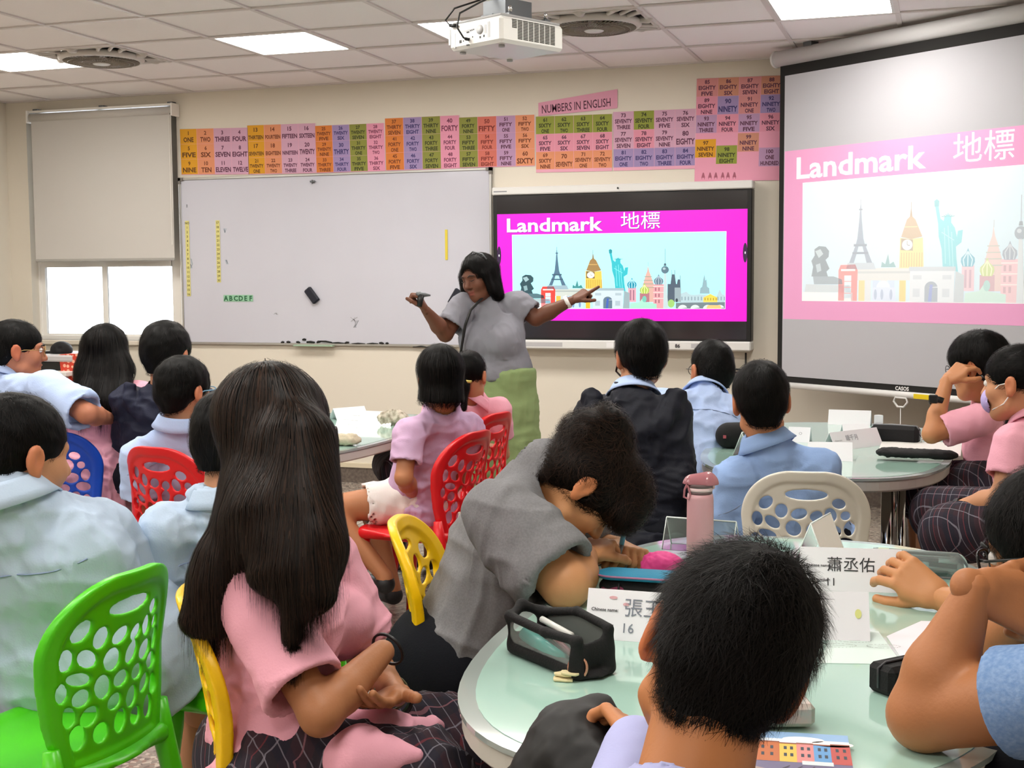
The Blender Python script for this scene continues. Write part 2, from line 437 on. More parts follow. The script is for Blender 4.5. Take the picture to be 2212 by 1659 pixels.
# ceiling: slab, runners and single tiles; lights and fans fill some bays
TA = .577
ce = M().box(X0-.2, YB-.2, H+.06, X1+.2, .2, H+.1).build('ceiling', m_dark); ce['kind'] = 'structure'
xs = [.6*k for k in range(0, 13)]; ys = [-TA-.6*j for j in range(0, 18)]
g = M()
for x in xs:
    g.box(x-.012, YB, H-.002, x+.012, 0, H+.006)
for y in ys: g.box(X0, y-.012, H-.0035, X1, y+.012, H+.005)
g.box(X0, -.02, H-.004, X1, 0, H+.02).box(X0, YB, H-.004, X0+.02, 0, H+.02)
g.build('ceiling_grid', m_grid, ce)
LC = (1, 4, 6, 9); LR = (1, 5, 9, 13); FC = (2, 7)
cx_ = [X0]+xs+[X1]; cy_ = [0]+ys+[YB]
lib = {}
for i in range(len(cx_)-1):
    for j in range(len(cy_)-1):
        a0, a1, b1, b0 = cx_[i], cx_[i+1], cy_[j], cy_[j+1]
        if (i-1 in LC and j-1 in [r-0 for r in LR]) or (i-1 in FC and j-1 == 1): continue
        w, d = round(a1-a0, 3), round(b1-b0, 3)
        if (w, d) not in lib:
            lib[(w, d)] = M().box(-w/2+.004, -d/2+.004, 0, w/2-.004, d/2-.004, .014, ).build('ceiling_tile', m_tile, ce); t = lib[(w, d)]
        else: t = lib[(w, d)].copy(); COL.objects.link(t)
        t.location = ((a0+a1)/2, (b0+b1)/2, H+.0055+random.uniform(0, .0012))
m_lamp = mat('lamp_diffuser', 'fffaf2', .5, emit=LAMP_POWER)
lt0 = None; k = 0
LNAMES = {1: 'leftmost ceiling light panel, beside the left fan', 4: 'square ceiling light panel between the left fan and the projector', 6: 'square ceiling light panel partly hidden behind the projector', 9: 'square ceiling light panel above the projection screen'}
for r in LR:
    for c in LC:
        if lt0 is None:
            t = empty('ceiling_light', (0, 0, 0), label='x', cat='ceiling light', group='square ceiling light panels'); lt0 = t
            fr = M(); w = .288
            for a in ((-w, -w, w, -w+.014), (-w, w-.014, w, w), (-w, -w+.014, -w+.014, w-.014), (w-.014, -w+.014, w, w-.014)): fr.box(a[0], a[1], -.006, a[2], a[3], .03)
            fr.build('frame', m_white, t)
            rr = [(sx*(w-.016-.02)+.02*math.cos(a), sy*(w-.016-.02)+.02*math.sin(a)) for sx, sy, a in [(1 if q in (0, 3) else -1, 1 if q in (0, 1) else -1, math.pi/2*q+math.pi/2*e/4) for q in range(4) for e in range(5)]]
            M().prism(rr, -.004, .012).build('diffuser', m_lamp, t)
        else: t = copy_tree(lt0)
        t.location = (.6*c+.3, -TA-.6*r-.3, H+.004)
        t['label'] = LNAMES[c] if r == 1 else 'square flush ceiling light panel in the rows over the pupils'
        if r != 1: t['group'] = 'ceiling light panels over the pupils'
        elif 'group' in t: del t['group']
# ceiling fans
def fan(loc, label):
    t = empty('ceiling_fan', loc, label=label, cat='ceiling fan', group='flush ceiling fans')
    F_ = Field(.006); F_.p = []
    # cover plate with cut-outs around a round grille
    for a in (-1, 1):
        F_.cap((a*.285, -.285, 0), (a*.285, .285, 0), .009, k=.006); F_.cap((-.285, a*.285, 0), (.285, a*.285, 0), .009, k=.006)
    for q in range(4):
        ca, sa = math.cos(q*math.pi/2), math.sin(q*math.pi/2)
        def R2(x, y, z=0): return (x*ca-y*sa, x*sa+y*ca, z)
        F_.cap(R2(.19, .19, -.004), R2(.275, .275), .011, .009, k=.012); F_.cap(R2(.23, 0, -.004), R2(.285, 0), .016, .026, k=.012)
        F_.cap(R2(.215, .13, -.004), R2(.285, .19), .012, k=.015); F_.cap(R2(.13, .215, -.004), R2(.19, .285), .012, k=.015)
    V_, Q_ = F_.run().mesh(); mesh_np('cover', V_, [Q_], mat('fan_plastic', 'c8c2bc', .4), t)
    M().lathe([(.235, .008), (.25, -.004), (.245, -.022), (.226, -.034), (.216, -.03), (.214, 0), (.225, .01)], n=48).build('ring', mat('fan_plastic', 'c8c2bc', .4), t)
    b = M()
    for r_ in (.07, .1, .13, .16, .19): b.tube([(r_*math.cos(a), r_*math.sin(a), -.040-(.19-r_)*.04) for a in np.linspace(0, 2*math.pi, 41)[:-1]], .0022, 5, closed=True)
    for a in np.linspace(0, 2*math.pi, 61)[:-1]:
        b.tube([(.05*math.cos(a), .05*math.sin(a), -.044), (.13*math.cos(a+.12), .13*math.sin(a+.12), -.043), (.218*math.cos(a+.25), .218*math.sin(a+.25), -.033)], .0022, 4)
    b.build('grille', mat('fan_grille', '8d8478', .45), t)
    M().lathe([(.052, -.036), (.054, -.044), (.045, -.05), (.0, -.052)], n=28).build('hub', m_white, t)
    bl = M()
    for q in range(5):
        a = q*2*math.pi/5; bl.add([(.04*math.cos(a), .04*math.sin(a), -.01), (.2*math.cos(a-.3), .2*math.sin(a-.3), -.02), (.2*math.cos(a+.3), .2*math.sin(a+.3), .01), (.04*math.cos(a+.5), .04*math.sin(a+.5), .01)], [(0, 1, 2, 3)])
    bl.build('blade', mat('fan_blade', '9c958c', .5), t)
    return t
fan((.6*2+.3, -TA-.9, H), 'left square ceiling fan grille beside a light panel')
fan((.6*7+.3, -TA-.9, H), 'right square ceiling fan grille behind the projector')
# window
wn = empty('window_1', (0, 0, 0)); wn['kind'] = 'structure'
yf = .11
def xw(u, y=yf, v=650): return float(aty(u, v, y)[0])
fr = M()
gx0, gx1, gx2, gx3 = xw(103), xw(226), xw(241), xw(378.5); gz0 = float(aty(200, 721, yf)[2]); gz1 = float(aty(200, 577, yf)[2])
zt = WZ1
def rail(x0, z0, x1, z1, y0=yf-.03, y1=yf+.03): fr.box(x0, y0, z0, x1, y1, z1)
rail(WX0, WZ0, gx0-.035, zt); rail(gx3, WZ0, WX1, zt); rail(gx0-.035, WZ0, gx3, gz0-.03)
fr.box(WX0, yf-.06, WZ0, WX1, yf-.028, WZ0+.03)
fr.build('window_frame', m_frame, wn)
fr = M(); rail(gx0-.035, gz0-.03, gx0, zt, yf-.02, yf+.02); rail(gx1, gz0-.03, gx1+.028, zt, yf-.02, yf+.02); rail(gx0, gz0-.03, gx1, gz0, yf-.02, yf+.02); rail(gx0, gz1, gx1, gz1+.05, yf-.02, yf+.02)
fr.build('left_sash', m_frame, wn)
fr = M(); rail(gx2-.025, gz0-.03, gx2, zt, yf-.045, yf-.022); rail(gx2, gz0-.03, gx3, gz0, yf-.045, yf-.022); rail(gx2, gz1, gx3, gz1+.05, yf-.045, yf-.022)
fr.build('right_sash', m_frame, wn)
m_glass = mat('window_glass', 'ffffff', .02, trans=1, ior=1.01)
M().box(gx0, yf-.003, gz0, gx1, yf+.003, zt).build('pane', m_glass, wn)
M().box(gx2, yf-.036, gz0, gx3, yf-.030, zt).build('pane', m_glass, wn)
o = M().box(WX0-.03, -.035, WZ0-.035, WX1+.02, yf-.03, WZ0, bev=.006).build('window_sill', mat('sill_cream', 'd8cfc0', .5), wn)
# roller blind
rb = empty('roller_blind', (0, 0, 0), label='grey roller blind pulled halfway down over the window', cat='blind')
bx0, bx1 = float(aty(66, 300, -.07)[0]), float(aty(373, 300, -.07)[0]); bzt = float(aty(60, 252, -.07)[2]); bzb = float(aty(200, 561, -.07)[2])
m_blind = mat('blind_fabric', 'c6c3be', .85, bump=.08, bscale=500)
M().box(bx0+.01, -.0705, bzb, bx1-.01, -.0695, bzt).build('fabric', m_blind, rb)
M().tube([(bx0, -.06, bzt-.01), (bx1, -.06, bzt-.01)], .03, 20).build('roller', m_blind, rb)
M().box(bx0+.01, -.078, bzb-.012, bx1-.01, -.062, bzb+.008, bev=.004).build('bottom_bar', mat('bar_grey', 'a5a39d', .5), rb)
hr = M().box(bx0-.01, -.075, bzt+.025, bx1+.01, -.03, bzt+.04)
hr.build('headrail', m_frame, rb)
for x in (bx0-.015, bx1+.005): M().box(x, -.1, bzt-.05, x+.012, 0, bzt+.04, bev=.003).build('bracket', m_frame, rb)
for x in (bx0+.03, (bx0+bx1)/2, bx1-.03): M().box(x-.02, -.05, bzt+.04, x+.02, 0, bzt+.055).build('clip', m_steel, rb)
M().tube([(bx1-.015, -.09, bzt-.03), (bx1-.015, -.09, bzb+.1), (bx1+.002, -.09, bzb+.1), (bx1+.002, -.09, bzt-.03)], .0018, 5).build('cord', m_frame, rb)
# ------------------------------------------------------------------ whiteboard
wbx0, wbx1 = 1.075, 3.425; wbz1, wbz0 = H-.598, H-1.775
wb = empty('whiteboard', ((wbx0+wbx1)/2, 0, wbz0), label='large blank whiteboard with thin metal frame', cat='whiteboard')
def P_(x, z, y=0): return (x-(wbx0+wbx1)/2, y, z-wbz0)
b0, b1 = P_(wbx0, wbz0), P_(wbx1, wbz1)
m_wb = mat('whiteboard_enamel', 'c6c7d2', .09, spec=.45, noise=.12, nscale=3, col2='b6b5bf')
M().box(b0[0]+.012, -.018, b0[2]+.012, b1[0]-.012, -.002, b1[2]-.012).build('panel', m_wb, wb)
for n_, a in (('top_rail', (b0[0], b1[2]-.016, b1[0], b1[2])), ('bottom_rail', (b0[0], b0[2], b1[0], b0[2]+.016)), ('side_rail', (b0[0], b0[2]+.016, b0[0]+.016, b1[2]-.016)), ('side_rail', (b1[0]-.016, b0[2]+.016, b1[0], b1[2]-.016))):
    M().box(a[0], -.026, a[1], a[2], 0, a[3], bev=.002).build(n_, m_alu, wb)
for sx, x in ((1, b0[0]-.002), (-1, b1[0]+.002)):
    for sz, z in ((1, b0[2]-.002), (-1, b1[2]+.002)):
        q = M(); q.box(min(x, x+sx*.04), -.030, min(z, z+sz*.022), max(x, x+sx*.04), .0, max(z, z+sz*.022)); q.box(min(x, x+sx*.02), -.030, min(z, z+sz*.045), max(x, x+sx*.02), .0, max(z, z+sz*.045))
        q.build('corner_cap', mat('cap_grey', '77736e', .5), wb)
M().box(b0[0]+.9, -.06, b0[2]-.004, b0[0]+1.2, -.026, b0[2]+.006).build('tray', mat('tray_green', '9db7a0', .4), wb)
pr = Print()
rg = random.Random(3)
for (u, v, w, h, c) in ((767, 700, .035, .05, '8e9098'), (763, 690, .05, .03, 'a3a4ac'), (596, 678, .03, .012, 'aeb0b8'), (486, 498, .02, .03, '9aa7b5'), (489, 566, .02, .03, '8fa0ad'), (414, 565, .012, .04, 'a8b4bd'), (413, 575, .02, .03, 'a8b4bd'), (404, 445, .008, .02, '8f929d')):
    p = aty(u, v, -.019); x, z = p[0]-wbx0, p[2]-wbz0
    for _ in range(4):
        a = rg.uniform(0, 3); dx, dz = w/2*math.cos(a), h/2; ox = rg.uniform(-w/3, w/3)
        pr.line([(x-dx+ox, z-dz), (x+ox, z+dz*rg.uniform(-.3, .3)), (x+dx+ox, z+dz)], .004, c)
put(pr, 'smudges', Matrix.Translation((-(wbx1-wbx0)/2, -.0185, 0)) @ Matrix.Rotation(math.pi/2, 4, 'X'), mat('print_marker', 'ffffff', .4, attr=True), wb)
m_print = mat('printed_paper', 'ffffff', .6, attr=True)
def strip(name, u0, v0, u1, v1, w, txt, col, label, cat='number strip', tcol='5a5326'):
    a, b = aty(u0, v0, -.02), aty(u1, v1, -.02); L_ = np.linalg.norm(b-a); n = len(txt)
    t = empty(name, a, label=label, cat=cat)
    pr = Print(); pr.rect(-w/2, -L_, w/2, 0, col); 
    for i, s_ in enumerate(txt): pr.text(s_, 0, -L_*(i+.78)/n, L_/n*.5, tcol, 1, bold=.02)
    put(pr, 'paper', frame_m((0, -.0008, 0), (1, 0, 0), (0, 0, 1)), m_print, t)
strip('number_strip', 404, 477, 409, 640, .032, ['NO']+[str(i) for i in range(1, 17)], 'd6cf85', 'yellow paper strip numbered 1 to 16 at the whiteboard left edge')
strip('number_strip', 470, 476, 475, 610, .032, [str(i) for i in range(17, 31)], 'd6cf85', 'yellow paper strip numbered 17 to 30 on the whiteboard')
t = empty('yellow_strip', aty(964, 496, -.02), label='plain narrow yellow strip on the whiteboard right of centre', cat='strip')
M().box(-.009, -.002, -.2, .009, 0, 0).build('paper', mat('yellow_strip', 'd9c640', .6), t)
t = empty('letter_strip', aty(483, 644, -.02), label='green strip reading ABCDEF on the whiteboard', cat='letter strip')
pr = Print(); pr.rect(0, -.024, .235, .022, '8fc0a0')
for i, c in enumerate('ABCDEF'): pr.text(c, .02+i*.0395, -.018, .034, '1c5a38', 1, bold=.03)
put(pr, 'paper', frame_m((0, -.0008, 0), (1, 0, 0), (0, 0, 1)), m_print, t)
def eraser(u, v, rot, label):
    t = empty('board_eraser', aty(u, v, -.018), label=label, cat='eraser'); t.rotation_euler = (0, rot, 0)
    M().box(-.058, -.03, -.028, .058, -.012, .028, bev=.007).build('body', mat('eraser_navy', '161a28', .5), t)
    M().box(-.056, -.0125, -.026, .056, -.001, .026, bev=.003).build('felt', mat('felt', '2a2b33', .9), t)
eraser(676, 638, math.radians(52), 'black board eraser at the middle of the whiteboard')
eraser(985, 642, math.radians(-58), 'black board eraser on the whiteboard beside the teacher')
ORD = 'first second third fourth fifth sixth seventh eighth ninth tenth'.split(); kc = [0, 0]
for u0, v0, u1, v1 in ((608, 740, 614, 740), (620, 739, 627, 740), (641, 739, 648, 741), (654, 734, 661, 734), (663, 739, 680, 740), (685, 740, 692, 738), (692, 737, 717, 740), (717, 741, 745, 742), (745, 742, 754, 740), (759, 743, 789, 743), (793, 743, 817, 743), (820, 741, 829, 743), (834, 742, 839, 743), (892, 749, 930, 750)):
    a, b = aty(u0, v0, -.02), aty(u1, v1, -.02); w = .005 if u1-u0 > 20 else .007
    t = M(); t.tube([a, (a+b)/2+np.array([0, -.004, .004]), b], [w, w*1.2, w], 6)
    o = t.build('board_magnet' if u1-u0 < 15 else 'marker_pen', m_black); sm_ = u1-u0 < 15; kc[sm_] += 1; od = ORD[kc[sm_]-1]
    tag(o, od+' small black magnet from the left on the whiteboard bottom edge' if sm_ else od+' black marker from the left along the whiteboard bottom edge', 'magnet' if u1-u0 < 15 else 'marker', 'black magnets along the whiteboard bottom edge' if u1-u0 < 15 else 'black markers along the whiteboard bottom edge')
o = M().box(-.02, -.012, -.006, .02, 0, .006, bev=.003).tube([(0, -.012, .01), (0, -.012, -.016)], .004, 6).build('board_hook', m_steel); o.location = aty(676, 392, -.026); tag(o, 'small metal hook at the whiteboard top edge', 'hook')
# ------------------------------------------------------------------ interactive display
dxa, dxb = float(aty(1064.5, 430, -.1)[0]), float(aty(1625, 420, -.1)[0]); dzt, dzb = float(aty(1345, 414.5, -.1)[2]), float(aty(1621, 738, -.1)[2])
ds = empty('interactive_display', ((dxa+dxb)/2, -.1, dzb), label='wall-mounted interactive display showing the magenta Landmark slide', cat='display')
dw, dh = dxb-dxa, dzt-dzb
M().box(-dw/2, 0, 0, dw/2, .1, dh, bev=.004).build('housing', m_black, ds)
M().box(-dw/2+.028, -.002, .012, dw/2-.028, .0, dh-.012).build('screen_glass', mat('screen_glass', '2b292b', .12, spec=.6), ds)
M().box(-dw/2-.003, -.012, dh, dw/2+.003, .1, dh+.05, bev=.006).build('top_bezel', m_white, ds)
M().box(-dw/2-.003, -.03, -.058, dw/2+.003, .1, 0, bev=.008).build('bottom_bezel', m_white, ds)
M().lathe([(.006, 0), (.006, .003), (.004, .004)], n=12, axis='y').build('camera_dot', m_black, ds).location = (0, -.016, dh+.024)
pr = Print(); pr.rect(-dw/2+.01, .018, -dw/2+.10, .026, '8f9196')
put(pr, 'maker_mark', frame_m((0, -.0125, dh), (1, 0, 0), (0, 0, 1)), m_print, ds)
LF = frame_m((0, -.0308, 0), (1, 0, 0), (0, 0, 1))
pr = Print(); pr.rect(-.07, -.045, -.01, -.012, 'e9e9ea'); put(pr, 'sticker', LF, m_print, ds)
pr = Print(); pr.text('86', .385, -.04, .022, '3a3a3c', 2, bold=.03); put(pr, 'size_mark', LF, m_print, ds)
pr = Print(); pr.rect(.03, -.045, .06, -.015, '1a1a1a'); put(pr, 'sensor_window', LF, m_print, ds)
for a_, b_ in ((.47, .68), (-.72, -.36)): pr = Print(); pr.rect(a_, -.042, b_, -.015, 'b5b4b7'); put(pr, 'speaker_strip', LF, m_print, ds)
# ------------------------------------------------------------------ the slide
def slide(w, h, wash=0, only=None):
    pr = Print(); S = w/2062
    def c_(c):
        if not wash: return c
        a = [int(c[i:i+2], 16) for i in (0, 2, 4)]; b = (238, 236, 240)
        return ''.join('%02x' % int(a[i]+(b[i]-a[i])*wash) for i in range(3))
    def q(x, y):
        f = (x-55)/2062; tp = 278-46*f; bt = 1153+7*f
        return (f*w, (1-(y-tp)/(bt-tp))*h)
    def P(pts, c, lv): pr.poly([q(*p) for p in pts], c_(c), lv)
    def R(x0, y0, x1, y1, c, lv): P([(x0, y0), (x1, y0), (x1, y1), (x0, y1)], c, lv)
    def E(x, y, rx, ry, c, lv, n=18, a0=0, a1=6.2832): P([(x+rx*math.cos(a0+(a1-a0)*i/n), y+ry*math.sin(a0+(a1-a0)*i/n)) for i in range(n)], c, lv)
    def Ln(pts, wd, c, lv): pr.line([q(*p) for p in pts], wd*S, c_(c), lv)
    pr.rect(0, 0, w, h, 'd81cc6' if not wash else 'd898be', 0)
    P([(183, 446), (1954, 416), (1950, 1057), (187, 1057)], 'e9f4f6', 1)
    P([(187, 450), (1950, 420), (1946, 1053), (191, 1053)], 'a6f2fb' if not wash else 'a8d4e4', 2)
    L2 = 3; L3 = 4; L4 = 5; L5 = 6
    # low skyline and river bank
    P([(1590, 930), (1640, 912), (1665, 935), (1700, 940), (1745, 935), (1880, 950), (1905, 890), (1925, 935), (1946, 940), (1946, 1040), (1590, 1040)], 'a9c4cd', L2)
    for x in range(1600, 1940, 26): R(x, 955, x+8, 985, '7d98a6', L3)
    P([(1745, 930), (1750, 885), (1765, 872), (1774, 810), (1783, 770), (1790, 822), (1799, 810), (1805, 872), (1822, 885), (1825, 930)], '86a7b3', L3)
    P([(1775, 1000), (1775, 962), (1830, 932), (1886, 962), (1886, 1000)], 'e3c755', L4)
    for x in range(1785, 1880, 22): R(x, 965, x+8, 985, 'a58a3a', L5)
    P([(1555, 1006), (1946, 1000), (1946, 1053), (1555, 1053)], '6c7d85', L4)
    for x in (1590, 1690, 1790, 1885): E(x+20, 1056, 38, 34, 'c9d8d9', L5, 10, math.pi, 2*math.pi)
    P([(1800, 1053), (1810, 1025), (1910, 1025), (1920, 1053)], 'e6bd7c', L5+1)
    # stone bridge tower
    P([(1488, 1000), (1488, 850), (1512, 850), (1522, 770), (1545, 770), (1556, 850), (1563, 850), (1570, 812), (1590, 812), (1596, 1000)], '4d5c6c', L2)
    R(1545, 880, 1596, 1000, '8ea2ab', L3); E(1562, 985, 10, 16, '39444f', L4)
    Ln([(1522, 770), (1520, 735)], 3, '4d5c6c', L2); Ln([(1545, 770), (1545, 735)], 3, '4d5c6c', L2); Ln([(1590, 812), (1590, 780)], 3, '4d5c6c', L2)
    # broadcasting tower with ball
    Ln([(1467, 560), (1467, 690)], 3, '5d7684', L4); P([(1456, 700), (1460, 680), (1474, 680), (1478, 700)], '4f6876', L4)
    P([(1458, 760), (1476, 760), (1494, 1053), (1453, 1053)], 'b3c8ce', L4+1); E(1467, 733, 31, 31, '587383', L5); E(1460, 724, 12, 10, '9db4bf', L5+1)
    # onion domes
    P([(1262, 1000), (1282, 880), (1310, 775), (1322, 745), (1328, 700), (1338, 745), (1350, 775), (1385, 880), (1390, 1000)], 'c9a49b', L2)
    for y in (790, 820, 850, 880): Ln([(1300-(y-780)*.2, y), (1360+(y-780)*.2, y)], 5, '8f9a8a', L3)
    Ln([(1330, 705), (1330, 670)], 3, '7d8c90', L2)
    R(1165, 880, 1232, 1000, 'cf9fae', L3); R(1180, 900, 1192, 985, '9a7186', L4); R(1205, 900, 1217, 985, '9a7186', L4)
    def onion(x, y, r, c, c2):
        P([(x, y-r*1.5), (x+r*.25, y-r*.9), (x+r*.95, y-r*.3), (x+r, y+r*.2), (x+r*.7, y+r*.8), (x-r*.7, y+r*.8), (x-r, y+r*.2), (x-r*.95, y-r*.3), (x-r*.25, y-r*.9)], c, L4)
        for k in (-.5, 0, .5): Ln([(x, y-r*1.1), (x+k*r*1.3, y-r*.1), (x+k*r, y+r*.75)], r*.16, c2, L5)
    onion(1197, 855, 38, '1f86a5', 'a8dcea'); onion(1300, 900, 38, '9dbb52', 'dfe9a8'); onion(1415, 825, 38, '60778a', '9fb3c0')
    R(1262, 925, 1340, 1000, 'a56f7b', L3); R(1372, 852, 1456, 1053, 'd79ba3', L3)
    for y in (880, 930, 980): R(1385, y, 1398, y+28, 'a06d78', L4); R(1412, y, 1425, y+28, 'a06d78', L4); Ln([(1372, y-10), (1456, y-10)], 5, 'efd3d0', L4)
    E(1517, 1012, 28, 34, '93c270', L3)
    P([(1180, 1053), (1185, 1010), (1260, 1000), (1290, 960), (1310, 1000), (1400, 1015), (1400, 1053)], '9bd3c2', L4); E(1300, 975, 18, 26, '6fb9ad', L5)
    # robed statue holding up a torch
    P([(1008, 598), (1006, 570), (1020, 562), (1034, 572), (1032, 598)], '2b8b98', L4)
    P([(1012, 598), (1030, 596), (1042, 655), (1060, 668), (1066, 645), (1084, 636), (1102, 648), (1102, 676), (1122, 700), (1135, 745), (1140, 716), (1166, 712), (1160, 770), (1130, 790), (1135, 850), (1145, 910), (1060, 885), (1052, 800), (1034, 740), (1030, 680)], '35b0bf', L4)
    for a in range(7): x = 1060+a*8; Ln([(1084+(x-1084)*.6, 648), (1084+(x-1084)*1.5, 630+abs(a-3)*5)], 3, '2b8b98', L5)
    for a in ((1065, 700, 1075, 870), (1085, 690, 1100, 880), (1105, 720, 1118, 890), (1050, 720, 1120, 760)): Ln([(a[0], a[1]), (a[2], a[3])], 4, '7fd9df', L5)
    # clock tower
    P([(810, 890), (812, 742), (878, 750), (945, 742), (952, 890)], 'e3bb57', L3)
    P([(818, 738), (850, 655), (868, 640), (874, 590), (882, 640), (900, 655), (942, 738), (878, 750)], '94774c', L4)
    Ln([(874, 640), (874, 570)], 3, '6c5a3e', L4); Ln([(838, 690), (912, 690)], 5, 'cfae6a', L5)
    P([(818, 745), (888, 752), (888, 806), (818, 802)], '6e5c3c', L4); E(855, 777, 31, 26, 'eef3e9', L5); Ln([(855, 777), (855, 758)], 3, '3c3a34', L5+1); Ln([(855, 777), (870, 780)], 3, '3c3a34', L5+1)
    for x in range(822, 945, 15): Ln([(x, 815), (x, 885)], 4, 'a98536', L4)
    # long gate with columns and chariot
    P([(550, 892), (880, 885), (880, 950), (550, 950)], 'b9c3c0', L2); R(550, 905, 880, 915, '98a6a6', L3)
    for x, c in ((562, 'dcb04b'), (600, 'b7c6ca'), (650, '9fc0e0'), (700, 'b7c6ca'), (745, '9fc0e0'), (812, 'e0ab31')): R(x, 950, x+38, 1053, c, L2)
    P([(700, 885), (705, 858), (725, 870), (742, 820), (752, 870), (775, 858), (790, 885)], '3f8589', L3)
    E(715, 985, 42, 34, 'bcd4f0', L3); R(650, 985, 790, 1053, 'b0cbea', L4)
    for x in (660, 700, 755): E(x+8, 1020, 9, 26, '6d8fb5', L5)
    # lattice tower
    P([(566, 572), (571, 572), (577, 650), (588, 740), (598, 772), (540, 772), (550, 740), (560, 650)], '4e6b84', L3)
    P([(540, 772), (560, 772), (548, 812), (530, 862), (500, 862)], '4e6b84', L3); P([(580, 772), (600, 772), (645, 862), (610, 862), (594, 812)], '4e6b84', L3)
    R(528, 768, 610, 780, '3d566c', L4); R(520, 808, 620, 818, '3d566c', L4); Ln([(568, 572), (568, 545)], 3, '4e6b84', L3); R(558, 592, 580, 600, '3d566c', L4); P([(490, 862), (655, 862), (668, 895), (480, 895)], '8fa9b8', L4)
    # telephone box
    P([(432, 1053), (432, 900), (445, 872), (540, 870), (555, 900), (552, 1053), (515, 1053), (515, 925), (470, 925), (470, 1053)], 'dc4640', L4); R(470, 925, 515, 1040, 'bcd8e0', L4); R(448, 893, 540, 903, 'f4d9d4', L5)
    for y in (955, 985, 1015): Ln([(470, y), (515, y)], 3, 'dc4640', L5)
    # stone lion
    P([(252, 930), (262, 880), (250, 850), (272, 822), (270, 790), (300, 774), (345, 778), (368, 800), (365, 830), (345, 845), (372, 890), (352, 905), (362, 930)], '2f4b55', L4)
    P([(275, 800), (310, 790), (330, 815), (300, 835)], '8fb0b8', L5); P([(280, 870), (310, 862), (318, 900), (290, 910)], '7fa0a8', L5)
    P([(262, 930), (400, 930), (455, 945), (460, 970), (270, 970)], '4f6e79', L4); P([(215, 970), (505, 975), (515, 1010), (205, 1010)], '9ab3bb', L4); P([(192, 1010), (525, 1012), (525, 1053), (192, 1053)], 'dbe7e8', L4)
    # triumphal arch
    P([(868, 884), (1132, 884), (1132, 905), (868, 905)], '93aab6', L5); P([(874, 905), (1126, 905), (1124, 1053), (874, 1053)], 'bcced8', L5)
    P([(1132, 905), (1178, 925), (1178, 1053), (1124, 1053)], '8ea4ad', L5)
    R(960, 985, 1034, 1053, '5c7488', L5+1); E(997, 987, 37, 32, '5c7488', L5+1, 14, math.pi, 2*math.pi); P([(980, 1053), (990, 970), (1006, 970), (1000, 1053)], '3f5fae', L5+2)
    for x in (892, 1060): R(x, 925, x+50, 945, '9fb4c0', L5+1); R(x, 990, x+40, 1030, '9fb4c0', L5+1)
    # title
    wc, sh = ('e4f4ff', '6d2a7d') if not wash else ('f4f0f6', 'd99fc4')
    a = q(140, 420); b = q(955, 410)
    for dx, dz, c, lv in ((4, -4, sh, 3), (0, 0, wc, 4)): pr.text('Landmark', (a[0]+b[0])/2+dx*S, a[1]*.5+b[1]*.5+dz*S, 108*S, lin(c)[:3] and c, lv, bold=.022, w=(b[0]-a[0]))
    a = q(1105, 392); b = q(1425, 388)
    for dx, dz, c, lv in ((4, -4, sh, 3), (0, 0, wc, 4)): pr.text('地標', (a[0]+b[0])/2+dx*S, a[1]+dz*S+4*S, 104*S, c, lv, bold=0, w=(b[0]-a[0]))
    return pr
sx0, sx1 = float(aty(1073.8, 463, -.104)[0]), float(aty(1614.8, 451, -.104)[0]); sz1 = float(aty(1340, 457, -.104)[2]); sz0 = float(aty(1612, 694.5, -.104)[2])
pr = slide(sx1-sx0, sz1-sz0)
for x in (.012, (sx1-sx0)-.012): pr.ell(x, .42, .014, .06, '33203f', 8); pr.ell(x, .42, .004, .008, 'd8d3e0', 9)
put(pr, 'slide_picture', Matrix.Translation((-ds.location.x, .1, -ds.location.z)) @ frame_m((sx0, -.1032, sz0), (1, 0, 0), (0, 0, 1)), mat('lit_screen', 'ffffff', .25, attr=True, emit=.42), ds, step=.0002)
# ------------------------------------------------------------------ projection screen hanging from the ceiling, turned towards the class
SD = nrm([1.25, -.92, 0]); SO = np.array([5.32, -.30, 0]); SA = math.atan2(SD[1], SD[0])
ps = empty('projection_screen', (SO[0], SO[1], 0), SA, label='large pull-down projection screen showing the washed-out Landmark slide', cat='projection screen')
# local x along the screen, local -y towards the class
c = M(); c.tube([(0, -.035, H-.06), (2.62, -.035, H-.06)], .046, 20); c.build('case', mat('case_white', 'cfcfd0', .4), ps)
M().tube([(-.012, -.035, H-.06), (.0, -.035, H-.06)], .05, 20).tube([(2.62, -.035, H-.06), (2.632, -.035, H-.06)], .05, 20).build('end_cap', m_white, ps)
for x in (.25, 2.3): M().box(x-.03, -.06, H-.02, x+.03, .0, H+.003).build('bracket', m_steel, ps)
zb = .817
M().box(.03, -.0405, zb-.035, 2.58, -.0385, H-.09).build('fabric_border', mat('screen_black', '141312', .8), ps)
M().box(.068, -.0425, zb, 2.54, -.0406, 2.556).build('fabric', mat('screen_fabric', 'b2b2b8', .85), ps)
M().tube([(.02, -.04, zb-.052), (2.59, -.04, zb-.052)], .018, 14).build('bottom_bar', m_white, ps)
o = M().box(1.02, -.0615, zb-.066, 1.17, -.057, zb-.04, bev=.001).build('yellow_sticker', mat('sticker_yellow', 'e3c716', .5), ps)
h_ = M(); hx = .93; h_.tube([(hx-.035, -.05, zb-.068), (hx-.045, -.05, zb-.09), (hx-.02, -.05, zb-.118), (hx+.02, -.05, zb-.118), (hx+.045, -.05, zb-.09), (hx+.035, -.05, zb-.068)], .006, 8, closed=True)
h_.tube([(hx, -.05, zb-.118), (hx+.002, -.05, zb-.42)], .0025, 6); h_.build('pull_handle', m_white, ps)
pr = Print(); pr.text('CASOS', hx, zb-.029, .020, 'e8e8e8', 1, bold=.03)
